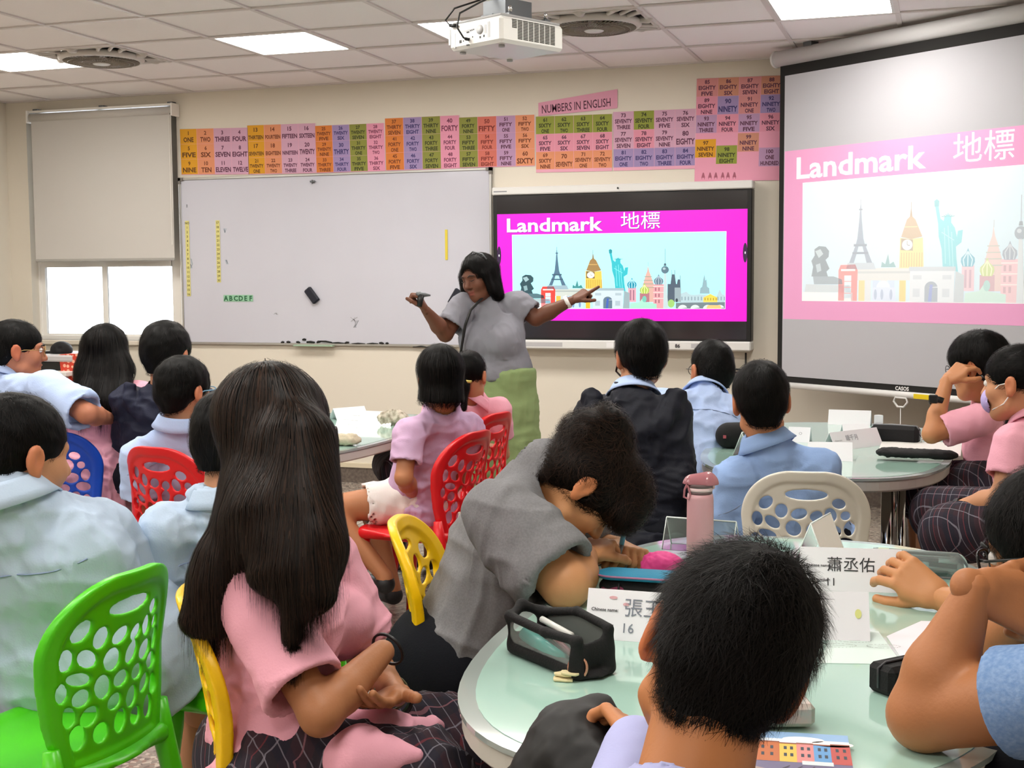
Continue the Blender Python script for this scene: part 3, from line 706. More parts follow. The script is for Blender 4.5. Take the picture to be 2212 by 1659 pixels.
put(pr, 'lettering', frame_m((0, -.0407, 0), (1, 0, 0), (0, 0, 1)), m_print, ps)
put(slide(2.26, .972, wash=.60), 'projected_picture', frame_m((.073, -.043, 1.152), (1, 0, 0), (0, 0, 1)), mat('projected_light', 'ffffff', .8, attr=True, emit=.16), ps, step=.0002)
# ------------------------------------------------------------------ number posters
PAL = dict(y='d79a18', o='dd9068', p='cda0b8', v='b58fb4', O='d27a32', l='9c87b5', g='86893a', k='df93ad', r='cf6f60', P='de9bb0', G='8b9436', q='d08a8a', n='c98a72', m='dc8fa4')
ONES = 'ONE TWO THREE FOUR FIVE SIX SEVEN EIGHT NINE TEN ELEVEN TWELVE THIRTEEN FOURTEEN FIFTEEN SIXTEEN SEVENTEEN EIGHTEEN NINETEEN'.split(); TENS = 'TWENTY THIRTY FORTY FIFTY SIXTY SEVENTY EIGHTY NINETY'.split()
def words(n):
    if n < 20: return [ONES[n-1]]
    if n == 100: return ['ONE', 'HUNDRED']
    return [TENS[n//10-2]]+([ONES[n % 10-1]] if n % 10 else [])
m_post = mat('poster_print', 'ffffff', .65, attr=True)
def poster(px, n0, cells, label, base='e2a3b8', mt=.0, mb=.012, rows=3, extra=None, dep=.004):
    """px = four corner pixels TL TR BR BL on the wall"""
    c = [aty(u, v, -dep) for u, v in px]; tl, tr, br, bl = c
    t = empty('number_poster', bl, label=label, cat='poster', group=None)
    w = float(np.linalg.norm(tr-tl)); h = float(np.linalg.norm(tl-bl)); ex = nrm((tr-tl)+(br-bl)); ez = nrm((tl-bl)+(tr-br)); 
    pr = Print(); pr.rect(0, 0, w, h, base)
    cw = w/4; chh = (h-mt-mb)/rows
    for i in range(4*min(rows, 3)):
        r, q = divmod(i, 4); x0, z1 = q*cw, h-mt-r*chh
        if cells[i] == ' ': continue
        pr.rect(x0+.001, z1-chh+.0005, x0+cw-.001, z1-.0005, PAL[cells[i]], 1)
        cell(pr, n0+i, x0+cw/2, z1, cw, chh, cells[i])
    if extra: extra(pr, w, h, cw)
    M().box(0, .0006, 0, w, .0016, h).build('sheet', mat('poster_back', 'd9c9c6', .8), t).matrix_local = Matrix.Rotation(-math.atan2(ex[2], ex[0]), 4, 'Y')
    put(pr, 'print', frame_m((0, 0, 0), ex, ez), m_post, t, step=.0003)
    return t
INK = dict(y='5f3a08', O='6f3410', l='3a3168', g='33370f', G='33370f', r='7a2a22', o='6f3418', k='75324e')
def cell(pr, n, x, z1, cw, ch, key):
    ws = words(n); ink = INK.get(key, '5a2c46')
    if len(ws) == 1:
        fs = min(1, 6/len(ws[0]))
        pr.text(str(n), x, z1-ch*.40, ch*.24, ink, 2, bold=.03); pr.text(ws[0], x, z1-ch*.86, ch*.30*max(fs, .72), ink, 2, bold=.035, w=min(cw*.88, cw*.2*len(ws[0])))
    else:
        pr.text(str(n), x, z1-ch*.30, ch*.20, ink, 2, bold=.03)
        for j, s_ in enumerate(ws): pr.text(s_, x, z1-ch*(.62+.32*j), ch*.21, ink, 2, bold=.035, w=min(cw*.84, cw*.135*len(s_)))
A_ = [((388, 279), (535, 275), (538, 377), (392, 378), 1, 'yopp'*3, 'number poster 1 to 12, leftmost above the whiteboard'),
      ((534, 271), (681, 266), (684, 374), (537, 377), 13, 'yopp'*3, 'number poster 13 to 24, orange and mauve columns'),
      ((681, 272), (830, 266), (834, 369), (684, 374), 25, 'Olgk'*3, 'number poster 25 to 36, above the whiteboard middle'),
      ((831, 256), (991, 249), (993, 364), (834, 369), 37, 'Olgk'*3, 'number poster 37 to 48, sitting higher than its left neighbour'),
      ((992, 254), (1155, 247), (1157, 359), (993, 363), 49, 'grvo'*3, 'number poster 49 to 60, above the whiteboard right corner'),
      ((1158, 252), (1323, 245), (1324, 370), (1158, 373), 61, 'GGGGmmmmoooo', 'number poster 61 to 72 with a green top row'),
      ((1323, 242), (1502, 234), (1500, 365), (1325, 369), 73, 'pGpppmppllll', 'number poster 73 to 84 with a lilac bottom row')]
for a in A_: poster(a[:4], a[4], a[5], a[6], mb=.004 if a[4] < 60 else .02)
def ex100(pr, w, h, cw):
    ch = h*.178
    for n, q, z1, k in ((97, 0, h*.41, 'y'), (98, 1, h*.345, 'G'), (99, 2, h*.46, 'n'), (100, 3, h*.315, 'v')):
        pr.rect(q*cw, z1-ch, q*cw+cw*.98, z1, PAL[k], 1); cell(pr, n, q*cw+cw/2, z1, cw, ch, k)
    for i, x in enumerate((.09, .16, .22, .29, .345, .41)):
        x *= w*1.15; z = h*.035
        pr.poly([(x-.012, z), (x+.012, z), (x+.004, z+.03), (x-.003, z+.032)], 'a05a6c', 1); pr.line([(x-.008, z), (x-.008, z-.01)], .003, 'a05a6c', 1); pr.line([(x+.008, z), (x+.008, z-.01)], .003, 'a05a6c', 1)
t = poster(((1506, 170), (1692, 164), (1686, 388), (1500, 392)), 85, 'qnqnmlqlvmvm', 'tall pink number poster 85 to 100 beside the projection screen', base='e29ab2', rows=5.55, extra=ex100, dep=.006)
a, b, c2 = aty(1165, 227, -.005), aty(1336, 212, -.005), aty(1163, 251, -.005)
t = empty('poster_title', c2, label='pink title strip reading NUMBERS IN ENGLISH above the posters', cat='poster')
w = float(np.linalg.norm(b-a)); hh = .115; pr = Print(); pr.poly([(0, 0), (w, .008), (w, hh+.012), (0, hh-.03)], 'dd9cb4'); pr.text('NUMBERS IN ENGLISH', w/2-.01, .02, .052, '4a1f35', 1, w=w*.87, bold=.005, rot=.02)
put(pr, 'paper', frame_m((0, 0, 0), b-a, (0, 0, 1)), m_post, t, step=.0004)
# ------------------------------------------------------------------ projector on its ceiling mount
def projector():
    t = empty('projector', at(1085, 80, 4.8), label='white ceiling projector with rear ports and side vents', cat='projector')
    ez = np.array([0, 0, 1.])
    # corner nearest to the camera at (1083,30..85); port side runs left, vent side runs right
    a = at(1083, 58, 4.75); l = at(970, 78, 4.95); r = at(1205, 66, 5.02)
    el = nrm((l-a)*[1, 1, 0]); er = nrm((r-a)*[1, 1, 0]); er = nrm(er-el*(er@el)*1.0)
    ll = float(np.linalg.norm((l-a)[:2])); lr = .36
    hgt = .058
    t.location = a; ang = math.atan2(er[1], er[0]); t.rotation_euler = (0, 0, ang)
    R_ = Matrix.Rotation(-ang, 3, 'Z'); e = R_ @ Vector((float(el[0]), float(el[1]), 0)); sgn = 1 if e.y > 0 else -1
    # local: x = vent side direction, y*sgn = port side direction
    Wp, Dp = .335, .285
    def B(m_, x0, y0, z0, x1, y1, z1, bev=0): return m_.box(min(x0, x1), min(y0*sgn, y1*sgn), z0, max(x0, x1), max(y0*sgn, y1*sgn), z1, bev=bev)
    m_p = mat('projector_white', 'e3e3e0', .35)
    B(M(), 0, 0, -.052, Wp, Dp, .045, .012).build('body', m_p, t)
    B(M(), .01, .01, .045, Wp-.01, Dp-.01, .055, .004).build('top_cover', mat('projector_grey', 'a8a9aa', .4), t)
    v_ = M()
    for i in range(8):
        for j in range(13):
            if i == 0 and j < 7: continue
            x = .055+i*.029; z = .033-(12-j)*.0055
            B(v_, x, -.0012, z, x+.024, .004, z+.0034)
    v_.build('vent_grille', mat('vent_dark', '2c2a24', .6), t, kind='stuff')
    p_ = M()
    for (y, z, w, h) in ((.225, -.03, .012, .011), (.205, -.027, .004, .006), (.19, -.025, .01, .006), (.172, -.022, .004, .005), (.155, -.018, .004, .005), (.115, -.026, .007, .008), (.095, -.024, .007, .008)): B(p_, -.001, y, z, .003, y-w, z+h)
    for (y, z, w) in ((.185, .002, .014), (.165, .006, .004), (.157, .007, .004), (.149, .008, .004), (.187, -.044, .014)): B(p_, -.001, y, z, .003, y-w, z+.005)
    p_.build('ports', m_black, t, kind='stuff')
    d_ = M(); g_ = mat('projector_recess', 'b9bbbd', .5)
    B(d_, -.0008, .285, -.03, .003, .275, .03); B(d_, -.0008, .255, -.045, .003, .247, .012); B(d_, -.0008, .247, .008, .003, .14, .014); B(d_, -.0008, .072, -.028, .003, .060, .028); B(d_, -.0008, .09, -.012, .003, .078, .02)
    d_.build('port_panel', g_, t)
    M().lathe([(.0, -.001), (.017, -.001), (.017, .002)], n=24, mtx=Matrix.Rotation(-math.pi/2, 4, 'Y')).build('speaker_disc', g_, t).location = (-.0005, .113*sgn, .006)
    M().tube([(.20, .30*sgn, -.005), (.20, .315*sgn, -.005)], .035, 24).build('lens', m_black, t)
    for x, y in ((.05, .05), (.3, .26), (.05, .26)): M().lathe([(.012, -.06), (.012, -.052)], n=12).build('foot', mat('projector_grey'+'', 'a8a9aa', .4), t).location = (x, y*sgn, 0)
    # mount: bracket arms, box and ceiling column
    b = M(); B(b, .07, .03, .055, .10, .27, .066); B(b, .26, .03, .055, .29, .27, .066); B(b, .07, .12, .066, .29, .18, .075); B(b, .11, .09, .075, .25, .21, .135)
    b.build('mount_bracket', m_steel, t)
    b = M(); B(b, .155, .125, .135, .205, .175, H-float(a[2])); b.build('mount_column', m_steel, t)
    for x in (.085, .275): M().lathe([(.008, .066), (.008, .09), (.005, .094)], n=10).build('screw', m_chrome, t).location = (x, .04*sgn, 0)
    M().box(.10, -.0, .02, .102, .002, .022)
    # cables
    k = M(); k.tube([(-.002, .175*sgn, -.022), (-.03, .17*sgn, -.02), (-.045, .19*sgn, .02), (-.02, .2*sgn, .075), (.05, .16*sgn, .12), (.15, .14*sgn, .17), (.17, .15*sgn, .3)], .0035, 8)
    k.tube([(-.01, .265*sgn, .04), (-.02, .28*sgn, .06), (-.01, .24*sgn, .10), (.06, .18*sgn, .13), (.16, .14*sgn, .19), (.175, .15*sgn, .3)], .0035, 8)
    k.tube([(-.0, .175*sgn, -.022), (-.018, .173*sgn, -.022)], .006, 8); k.tube([(-.005, .23*sgn, .035), (-.012, .265*sgn, .04)], .007, 8)
    k.build('cable', m_black, t)
    return t
projector()
# cable loop under the display
k = M(); p = aty(1611, 762, -.03)
k.tube([p, p+[0, 0, -.08], p+[-.03, 0, -.12], p+[-.11, -.01, -.13], p+[-.10, -.01, -.1], p+[-.03, -.01, -.105], p+[.04, 0, -.15], p+[.09, 0, -.13], p+[.05, 0, -.11], p+[-.02, 0, -.16], p+[-.1, 0, -.17]], .006, 8)
k.tube([p+[.0, -.01, -.11], p+[.06, -.01, -.1], p+[.08, -.01, -.14], p+[0, -.01, -.165], p+[-.08, -.01, -.15], p+[-.09, -.01, -.19]], .005, 8)
o = k.build('power_cable', m_black); tag(o, 'black looped power cable hanging below the interactive display', 'cable')
# ------------------------------------------------------------------ plastic chairs with holed backs
CHC = dict(green='4cc40f', red='d3141c', yellow='f2c300', blue='1547b4', white='dcd8cc')
CM = {k: mat('chair_'+k, v, .33, spec=.5) for k, v in CHC.items()}
BH = .40
def chair_back():
    h = .0042; W2 = .205
    xs_ = np.arange(-W2-.03, W2+.03, h); zs_ = np.arange(-.03, BH+.03, h); ts = np.arange(-.022, .0221, h)
    X, Z = np.meshgrid(xs_, zs_, indexing='ij')
    # outline: rounded top, slightly narrower bottom
    w = np.interp(Z, [0, .12, .25, BH], [.150, .178, .192, .196]); 
    r = .155; cx, cz = np.maximum(np.abs(X)-(w-r), 0), np.maximum(Z-(BH-r), 0); d = np.sqrt(cx**2+cz**2)-r
    d = np.where(Z > BH-r, d, np.abs(X)-w); d = np.maximum(d, -Z+.0)
    holes = [(0, .328, .062, .016, 0)]
    rows = [((-.118, .298, .024, .017, .8), (-.072, .275, .018, .022, -.2), (-.02, .268, .024, .016, .3), (.03, .262, .019, .015, .5), (.072, .265, .017, .022, .3), (.115, .262, .014, .014, .5), (.095, .300, .020, .015, -.3)),
            ((-.143, .245, .016, .022, .1), (-.098, .238, .025, .016, -.6), (-.036, .222, .022, .024, .7), (.022, .222, .018, .024, -.6), (.078, .212, .026, .020, .1), (.128, .222, .016, .023, -.1)),
            ((-.112, .200, .027, .012, -.25), (-.148, .180, .015, .020, .1), (.118, .176, .026, .017, -.2), (.05, .172, .02, .016, -.1)),
            ((-.105, .160, .020, .017, 0), (-.055, .170, .020, .025, .4), (-.005, .174, .022, .016, 0), (-.02, .130, .020, .016, .2), (.085, .138, .022, .016, .6)),
            ((-.132, .128, .017, .020, .2), (-.085, .118, .022, .018, .5), (.035, .124, .018, .022, -.2), (.128, .122, .015, .022, 0)),
            ((-.112, .082, .019, .024, 0), (-.055, .076, .020, .020, .2), (0, .084, .018, .024, -.1), (.052, .078, .018, .018, 0), (.105, .080, .018, .024, 0))]
    for r_ in rows: holes += list(r_)
    dh = np.full_like(X, 9.)
    for x, z, a, b, t in holes:
        c, s_ = math.cos(t), math.sin(t); px, pz = (X-x)*c+(Z-z)*s_, -(X-x)*s_+(Z-z)*c
        k0 = np.sqrt((px/a)**2+(pz/b)**2)+1e-9; k1 = np.sqrt((px/a**2)**2+(pz/b**2)**2)+1e-9; dd = k0*(k0-1)/k1
        dh = np.minimum(dh, dd)
    rim = np.clip((d+.042)/.016, 0, 1); rim = rim*rim*(3-2*rim); lip = np.clip(1-dh/.006, 0, 1)
    th = .0042+.0075*rim+.0016*lip
    d2 = np.maximum(d, -dh)
    r_ = .0040
    D = d2[:, :, None]+r_; A = np.abs(ts)[None, None, :]-th[:, :, None]+r_
    F3 = np.sqrt(np.maximum(D, 0)**2+np.maximum(A, 0)**2)+np.minimum(np.maximum(D, A), 0)-r_
    f = Field(h); f.F = np.moveaxis(F3, 2, 1).astype(np.float32); f.lo = np.array([xs_[0], ts[0], zs_[0]]); V, Q = f.mesh()
    return V, Q
def bend(V):
    x, y, z = V.T; V = V.copy()
    V[:, 1] = y+1.55*x**2*(.55+.45*np.clip(z/.2, 0, 1)) - .035*np.clip(z/BH, 0, 1) - .05*np.clip((z-.1)/BH, 0, 1)**2 - .185
    V[:, 2] = z+.425
    return V
V_, Q_ = chair_back(); V_ = bend(V_)
def chair(col):
    m = CM[col]; t = empty('plastic_chair', (0, 0, 0), label='x', cat='chair')
    mesh_np('backrest', V_, [Q_], m, t)
    F_ = Field(.009); 
    F_.ell((0, .0, .435), (.225, .225, .020), k=0); F_.cap((-.16, .17, .432), (.16, .17, .432), .022, k=.03); F_.cap((-.16, -.16, .43), (-.19, .16, .43), .016, k=.03); F_.cap((.16, -.16, .43), (.19, .16, .43), .016, k=.03); F_.cap((-.15, -.17, .43), (.15, -.17, .43), .018, k=.03)
    F_.ell((0, .0, .47), (.18, .17, .028), k=.02, op='-')
    v, q = F_.run().mesh(); mesh_np('seat', v, [q], m, t)
    for sx in (-1, 1):
        b = M(); n = 7
        for (x0, y0, z0, r0), (x1, y1, z1, r1) in ((((.175*sx), .165, .435, .026), (.200*sx, .205, 0, .015)),):
            b.tube([(x0, y0, z0), (x0*.97+x1*.03, y0*.9+y1*.1, .36), (x1, y1, z1)], [r0, r0*.95, r1], 10)
        b.build('leg', m, t)
        b = M(); b.tube([(.170*sx, -.165, .50), (.170*sx, -.17, .43), (.180*sx, -.195, .30), (.215*sx, -.25, 0)], [.016, .024, .022, .015], 10); b.build('leg', m, t)
    return t
deg_ = math.radians
_first = {}
def place_chair(col, x, y, deg, label, sc=1.0):
    """deg: direction the sitter faces, 90 = towards the front wall"""
    if not _first:
        t = chair(col); _first['o'] = t; _first['c'] = col
    else: t = copy_tree(_first['o'], matmap={'chair_'+_first['c']: CM[col]})
    t['label'] = label; t.location = (x, y, 0); t.rotation_euler = (0, 0, math.radians(deg-90)); t.scale = (sc, sc, sc)
    return t
# ------------------------------------------------------------------ tables with mint glass tops
TZ = .72
m_mint = mat('mint_glass', 'a9cdc0', .06, spec=.6, coat=.5)
m_rim = mat('glass_border', '9aa5a2', .06, spec=.6, coat=.5)
m_tbl = mat('table_grey', 'c2c0b8', .4)
def superell(a, b, n=3.0, k=72, inset=0):
    out = []
    for i in range(k):
        t = 2*math.pi*i/k; c, s = math.cos(t), math.sin(t)
        out.append((math.copysign(abs(c)**(2/n), c)*(a-inset), math.copysign(abs(s)**(2/n), s)*(b-inset)))
    return out
def table(x, y, rz, a, b, label):
    t = empty('classroom_table', (x, y, 0), rz, label=label, cat='table', group=None)
    M().prism(superell(a, b, inset=.006), TZ-.050, TZ-.010, bev=.006).build('table_body', m_tbl, t)
    g = M(); g.prism(superell(a, b), TZ-.010, TZ-.0012); g.build('glass_plate', m_rim, t)
    M().prism(superell(a, b, inset=.028), TZ-.0012, TZ).build('mint_sheet', m_mint, t)
    for sy in (-1, 1):
        for sx in (-1, 1):
            L = M(); cx, cy = sx*a*.52, sy*b*.62
            L.tube([(cx, cy, TZ-.05), (cx, cy, .012)], .022, 16); L.build('leg', m_chrome, t)
            L = M(); L.tube([(cx+sx*.05, cy, TZ-.05), (cx+sx*.05, cy, .012)], .014, 14); L.build('leg', m_chrome, t)
        f = M(); f.box(-a*.62, sy*b*.62-.025, 0, a*.62, sy*b*.62+.025, .014, bev=.004); f.build('foot_bar', m_tbl, t)
    return t
T1 = table(5.93, -5.60, 0, .48, .87, 'nearest table with mint glass top, under the name cards and pink bottle')
T2 = table(5.83, -2.80, 0, .47, .87, 'right rear table with mint glass top and chrome legs')
T3 = table(3.56, -2.95, 0, .47, .87, 'left rear table with mint glass top before the bob-haired girl')
# chairs (x, y, facing)
place_chair('green', 4.49, -5.95, 177, 'bright green holed plastic chair, nearest at left')
_q = atz(392, 1480, .42); GC = (float(_q[0])+.145, float(_q[1])+.135); place_chair('green', GC[0], GC[1], 172, 'green plastic chair half hidden behind the long-haired girl in front', .88)
place_chair('red', 3.70, -4.05, 80, 'red holed plastic chair behind the boy with blue glasses')
_b = at(272, 895, 5.36); place_chair('blue', float(_b[0])+.26*math.cos(deg_(150)), float(_b[1])+.26*math.sin(deg_(150)), 150, 'blue plastic chair under the long-haired girl at left', 1.02)
_b = at(96, 922, 5.0); place_chair('blue', float(_b[0])+.26*math.cos(deg_(112)), float(_b[1])+.26*math.sin(deg_(112)), 112, 'blue plastic chair behind the boy in round glasses')
place_chair('red', 4.35, -3.50, 170, 'red plastic chair under the girl in lilac shirt')
place_chair('red', 4.21, -2.82, 168, 'red plastic chair behind the girl with the low ponytail')
place_chair('yellow', 5.25, -5.25, 12, 'yellow plastic chair behind the boy writing with head down')
_p = atz(432, 1405, .76); place_chair('yellow', float(_p[0])-.08+.18, float(_p[1])+.17+.08, 25, 'yellow plastic chair under the long-haired girl in pink')
place_chair('white', 5.85, -4.02, 97, 'white holed plastic chair between the two right tables')
place_chair('white', 6.60, -4.95, 185, 'white plastic chair partly visible beside the clear pencil case')
# ------------------------------------------------------------------ people
def deg(a): return math.radians(a)
class Fr:
    def __init__(s, o, yaw, pitch=0, roll=0, sc=1):
        """yaw: facing direction in degrees (90 = front wall); pitch>0 looks down; roll>0 leans the top to its right"""
        a = deg(yaw-90); R = Matrix.Rotation(a, 3, 'Z') @ Matrix.Rotation(-deg(pitch), 3, 'X') @ Matrix.Rotation(deg(roll), 3, 'Y')
        s.R = np.array(R); s.o = np.array(o, float); s.s = sc
    def p(s, x, y, z): return s.o+s.R@(np.array([x, y, z])*s.s)
    def v(s, x, y, z): return s.R@np.array([x, y, z], float)
    def loc(s, P): return (np.asarray(P)-s.o)@s.R/s.s
SKIN = {}
def skin_mat(name, c): return mat('skin_'+name, c, .5, attr=True, sss=.0, spec=.4, bump=.05, bscale=180)
m_eye = mat('eye_white', 'e8e4e0', .2); m_iris = mat('iris_dark', '1c120c', .15)
m_hair = mat('hair_black', '0c0a09', .55, spec=.16, attr=True)
m_hair2 = mat('hair_brown_black', '130c09', .5, spec=.2, attr=True); m_hair2['b'] = 1
m_brow = mat('brow_black', '0c0a09', .6)
def head_prims(f, h, ears=True, neck=None, nr=.050):
    s = h.s
    def E(c, r, k=.02, op='+'): f.ell(h.p(*c), np.array(r)*s, k*s, h.R, op)
    def Cc(a, b, r1, r2, k=.015, op='+', sq=None): f.cap(h.p(*a), h.p(*b), r1*s, r2*s, k*s, sq, op)
    E((0, -.012, .032), (.076, .096, .086)); E((0, .028, -.030), (.060, .064, .076), .03); Cc((0, .060, -.094), (0, .05, -.09), .022, .024, .03)
    E((0, .070, .022), (.050, .024, .016), .02)
    E((.036, .058, -.026), (.026, .028, .028), .02); E((-.036, .058, -.026), (.026, .028, .028), .02)
    E((.032, .104, .006), (.019, .016, .012), .016, '-'); E((-.032, .104, .006), (.019, .016, .012), .016, '-')
    Cc((0, .088, .006), (0, .106, -.028), .008, .012, .012); E((.011, .096, -.034), (.008, .009, .007), .008); E((-.011, .096, -.034), (.008, .009, .007), .008)
    E((0, .084, -.056), (.021, .014, .0075), .007); E((0, .081, -.070), (.018, .013, .008), .006); E((0, .098, -.063), (.020, .006, .0022), .004, '-')
    Cc((.050, .02, -.072), (.02, .062, -.094), .016, .016, .03); Cc((-.050, .02, -.072), (-.02, .062, -.094), .016, .016, .03)
    if ears:
        for x in (-1, 1):
            E((x*.084, -.012, -.002), (.008, .019, .031), .008); E((x*.078, -.004, -.028), (.009, .011, .014), .008); E((x*.078, -.004, 0), (.010, .012, .020), .008)
            E((x*.093, -.004, -.002), (.007, .011, .019), .004, '-')
    if neck is not None: f.cap(h.p(0, -.022, -.035), neck, nr*s, nr*1.08*s, .03*s)
def curlfinger(P0, d, n, lens, ang, r, f, k=.002, s=1):
    r = r*1.08
    """chain of three segments bending from direction d towards n"""
    a = 0; p = np.array(P0, float); side = np.cross(d, n)
    for i, (L_, da) in enumerate(zip(lens, ang)):
        a += da; dd = math.cos(a)*d+math.sin(a)*n; q = p+dd*L_*s; f.cap(p, q, r*s*(1-.08*i), r*s*(.92-.08*i), k); p = q
    return p
def hand(wr, d, n, side, curl=(.3, .3, .35, .4), thumb=.4, s=1, h=.003, spread=.12, tcurl=.5, pts=None):
    """wr wrist, d finger direction, n palm normal, side +1: thumb on cross(n,d) side"""
    d = nrm(d); n = nrm(n-d*(n@d)); z = np.cross(n, d)*side
    f = Field(h); W_ = np.array(wr, float)
    P = lambda x, y, q: W_+(d*x+n*y+z*q)*s
    f.cap(P(-.008, 0, 0), P(.01, 0, 0), .023*s, .023*s, .01, (n, .78))
    for q in (.027, .009, -.009, -.026): f.cap(P(.012, .0, q*.6), P(.078-abs(q-.005)*.2, 0, q), .013*s, .0105*s, .010*s, (n, .85))
    f.cap(P(.02, .006, .018), P(.05, .008, .03), .014*s, .012*s, .012*s)
    for i, (q, ln) in enumerate(((.027, .9), (.009, 1.0), (-.009, .94), (-.026, .76))):
        c = curl[i]; sp = spread*(1.5-i); dd = nrm(d+z*sp*.5)
        e = curlfinger(P(.078-abs(q-.005)*.2, 0, q), dd, n, [.036*ln, .024*ln, .018*ln], [c*1.35, c*1.55, c*.95], .0088, f, .002, s)
        if pts is not None: pts.append(e)
    td = nrm(d*(.75)+z*(.8-thumb*.5)+n*(.15+thumb*.6)); tn = nrm(-z*.8+n*.4+d*.3)
    e = curlfinger(P(.022, .006, .022), td, tn, [.036, .030, .024], [0, tcurl*.5, tcurl*.7], .0108, f, .004, s)
    if pts is not None: pts.append(e)
    return f.run().mesh()
def cat_mesh(parts):
    Vs, Qs, o = [], [], 0
    for V, Q in parts: Vs.append(V); Qs.append(Q+o); o += len(V)
    return np.concatenate(Vs), np.concatenate(Qs)
def ribbons(P, w, N_, taper=True):
    """P (n, k, 3) paths, w width, N_ (n,k,3) surface normals -> verts, quads"""
    n, k, _ = P.shape
    t = np.empty_like(P); t[:, 1:-1] = P[:, 2:]-P[:, :-2]; t[:, 0] = P[:, 1]-P[:, 0]; t[:, -1] = P[:, -1]-P[:, -2]
    sd = np.cross(t, N_); sd /= np.maximum(np.linalg.norm(sd, axis=2, keepdims=True), 1e-9)
    ww = (np.linspace(1, .15, k) if taper else np.ones(k))[None, :, None]*np.asarray(w).reshape(-1, 1, 1)/2
    V = np.stack([P-sd*ww, P+sd*ww], 2).reshape(-1, 3)
    b = (np.arange(n)[:, None]*k+np.arange(k-1)[None, :]).ravel()*2
    return V, np.stack([b, b+1, b+3, b+2], 1)
def strands(f, V, Q, h, n, steps, L_, w, grav=.6, lift=.002, seed=1, crown=(0, -.045, .11), jit=.15, zmin=-9, droop=0, out=0, curl=0):
    """hair strands flowing away from the crown over the hair surface"""
    r = np.random.default_rng(seed)
    idx = r.choice(len(V), n); P = V[idx]+r.normal(0, f.h*.4, (n, 3)); lp = h.loc(P)
    ear = np.minimum(np.linalg.norm(lp-[.09, -.008, -.008], axis=1), np.linalg.norm(lp-[-.09, -.008, -.008], axis=1)) < (.042 if not droop else 0)
    P = P[(lp[:, 2] > zmin) & ~ear]; n = len(P)
    C_ = h.p(*crown); up = h.v(0, 0, 1); path = []; nn = []; st = L_/steps
    L_i = r.uniform(.6, 1.15, n)[:, None]; J = r.normal(0, jit, (n, 3)); lf = r.uniform(.2, 1, n)[:, None]
    for i in range(steps+1):
        g, val = f.grad(P); 
        path.append(P+g*(lift*lf*(i/steps)+.0006)); nn.append(g)
        away = P-C_; away /= np.maximum(np.linalg.norm(away, axis=1, keepdims=True), 1e-6)
        d = away*(1-grav)+np.array([0, 0, -1.])*grav*(1 if droop else 0)-up*grav*(0 if droop else 1)+J
        if curl: d = d+curl*np.stack([np.sin(P[:, 1]*70+i), np.sin(P[:, 2]*60+i*1.3), np.sin(P[:, 0]*65)], 1)
        free = steps > 8 and i > steps*.72
        if free: d = d-g*np.minimum((d*g).sum(1, keepdims=True), 0)
        else: d -= g*(d*g).sum(1, keepdims=True)
        d /= np.maximum(np.linalg.norm(d, axis=1, keepdims=True), 1e-6)
        P = P+d*st*L_i+g*out*st; 
        if not out and not free: P = P-g*np.clip(val, -.01, .01)[:, None]*.9
    return ribbons(np.stack(path, 1), w*r.uniform(.6, 1.3, n), np.stack(nn, 1))
def hair_field(style, h, hs=.006, extra=None, thick=0, cut=None):
    s = h.s; f = Field(hs)
    def E(c, r, k=.02, op='+'): f.ell(h.p(*c), np.array(r)*s, k*s, h.R, op)
    t = thick
    if style in ('short', 'fade'):
        E((0, -.013, .037), (.083+t, .106+t, .091+t)); f.cap(h.p(-.026, -.062, -.015), h.p(-.016, -.058, -.058), .044*s, .034*s, .03*s); f.cap(h.p(.026, -.062, -.015), h.p(.016, -.058, -.058), .044*s, .034*s, .03*s)
        E((0, .165, -.055), (.12, .105, .125), .012, '-')
        f.plane(h.p(0, -.09, -.080), h.v(0, .40, -.91), .006)
        for x in (-1, 1): E((x*.100, -.002, -.010), (.024+t, .027, .036), .006, '-')
        for x in (-1, 1): E((x*.085, .055, -.06), (.03, .05, .055), .006, '-')
    elif style == 'bob':
        E((0, -.014, .037), (.090+t, .110+t, .093+t)); f.cap(h.p(0, -.015, .02), h.p(0, -.020, -.085), .086*s, .092*s, .03*s, (h.v(0, 1, 0), 1.08))
        E((0, .125, -.06), (.072, .075, .12), .012, '-'); f.plane(h.p(0, -.05, -.098), h.v(0, .12, -1), .006)
        E((0, .02, -.10), (.055, .07, .05), .01, '-')
    elif style in ('tail', 'long'):
        E((0, -.013, .036), (.083+t, .104+t, .090+t)); E((0, .150, -.045), (.105, .09, .115), .012, '-')
        if style == 'tail':
            f.plane(h.p(0, -.09, -.078), h.v(0, .35, -.93), .008)
            for x in (-1, 1): E((x*.092, .006, -.014), (.022, .024, .034), .006, '-')
    if extra: extra(f, h)
    return f.run()
m_cloth = {}
def cloth(name, c, rough=.85, **k):
    k.setdefault('bump', .12); k.setdefault('bscale', 220); return mat('cloth_'+name, c, rough, spec=.2, **k)
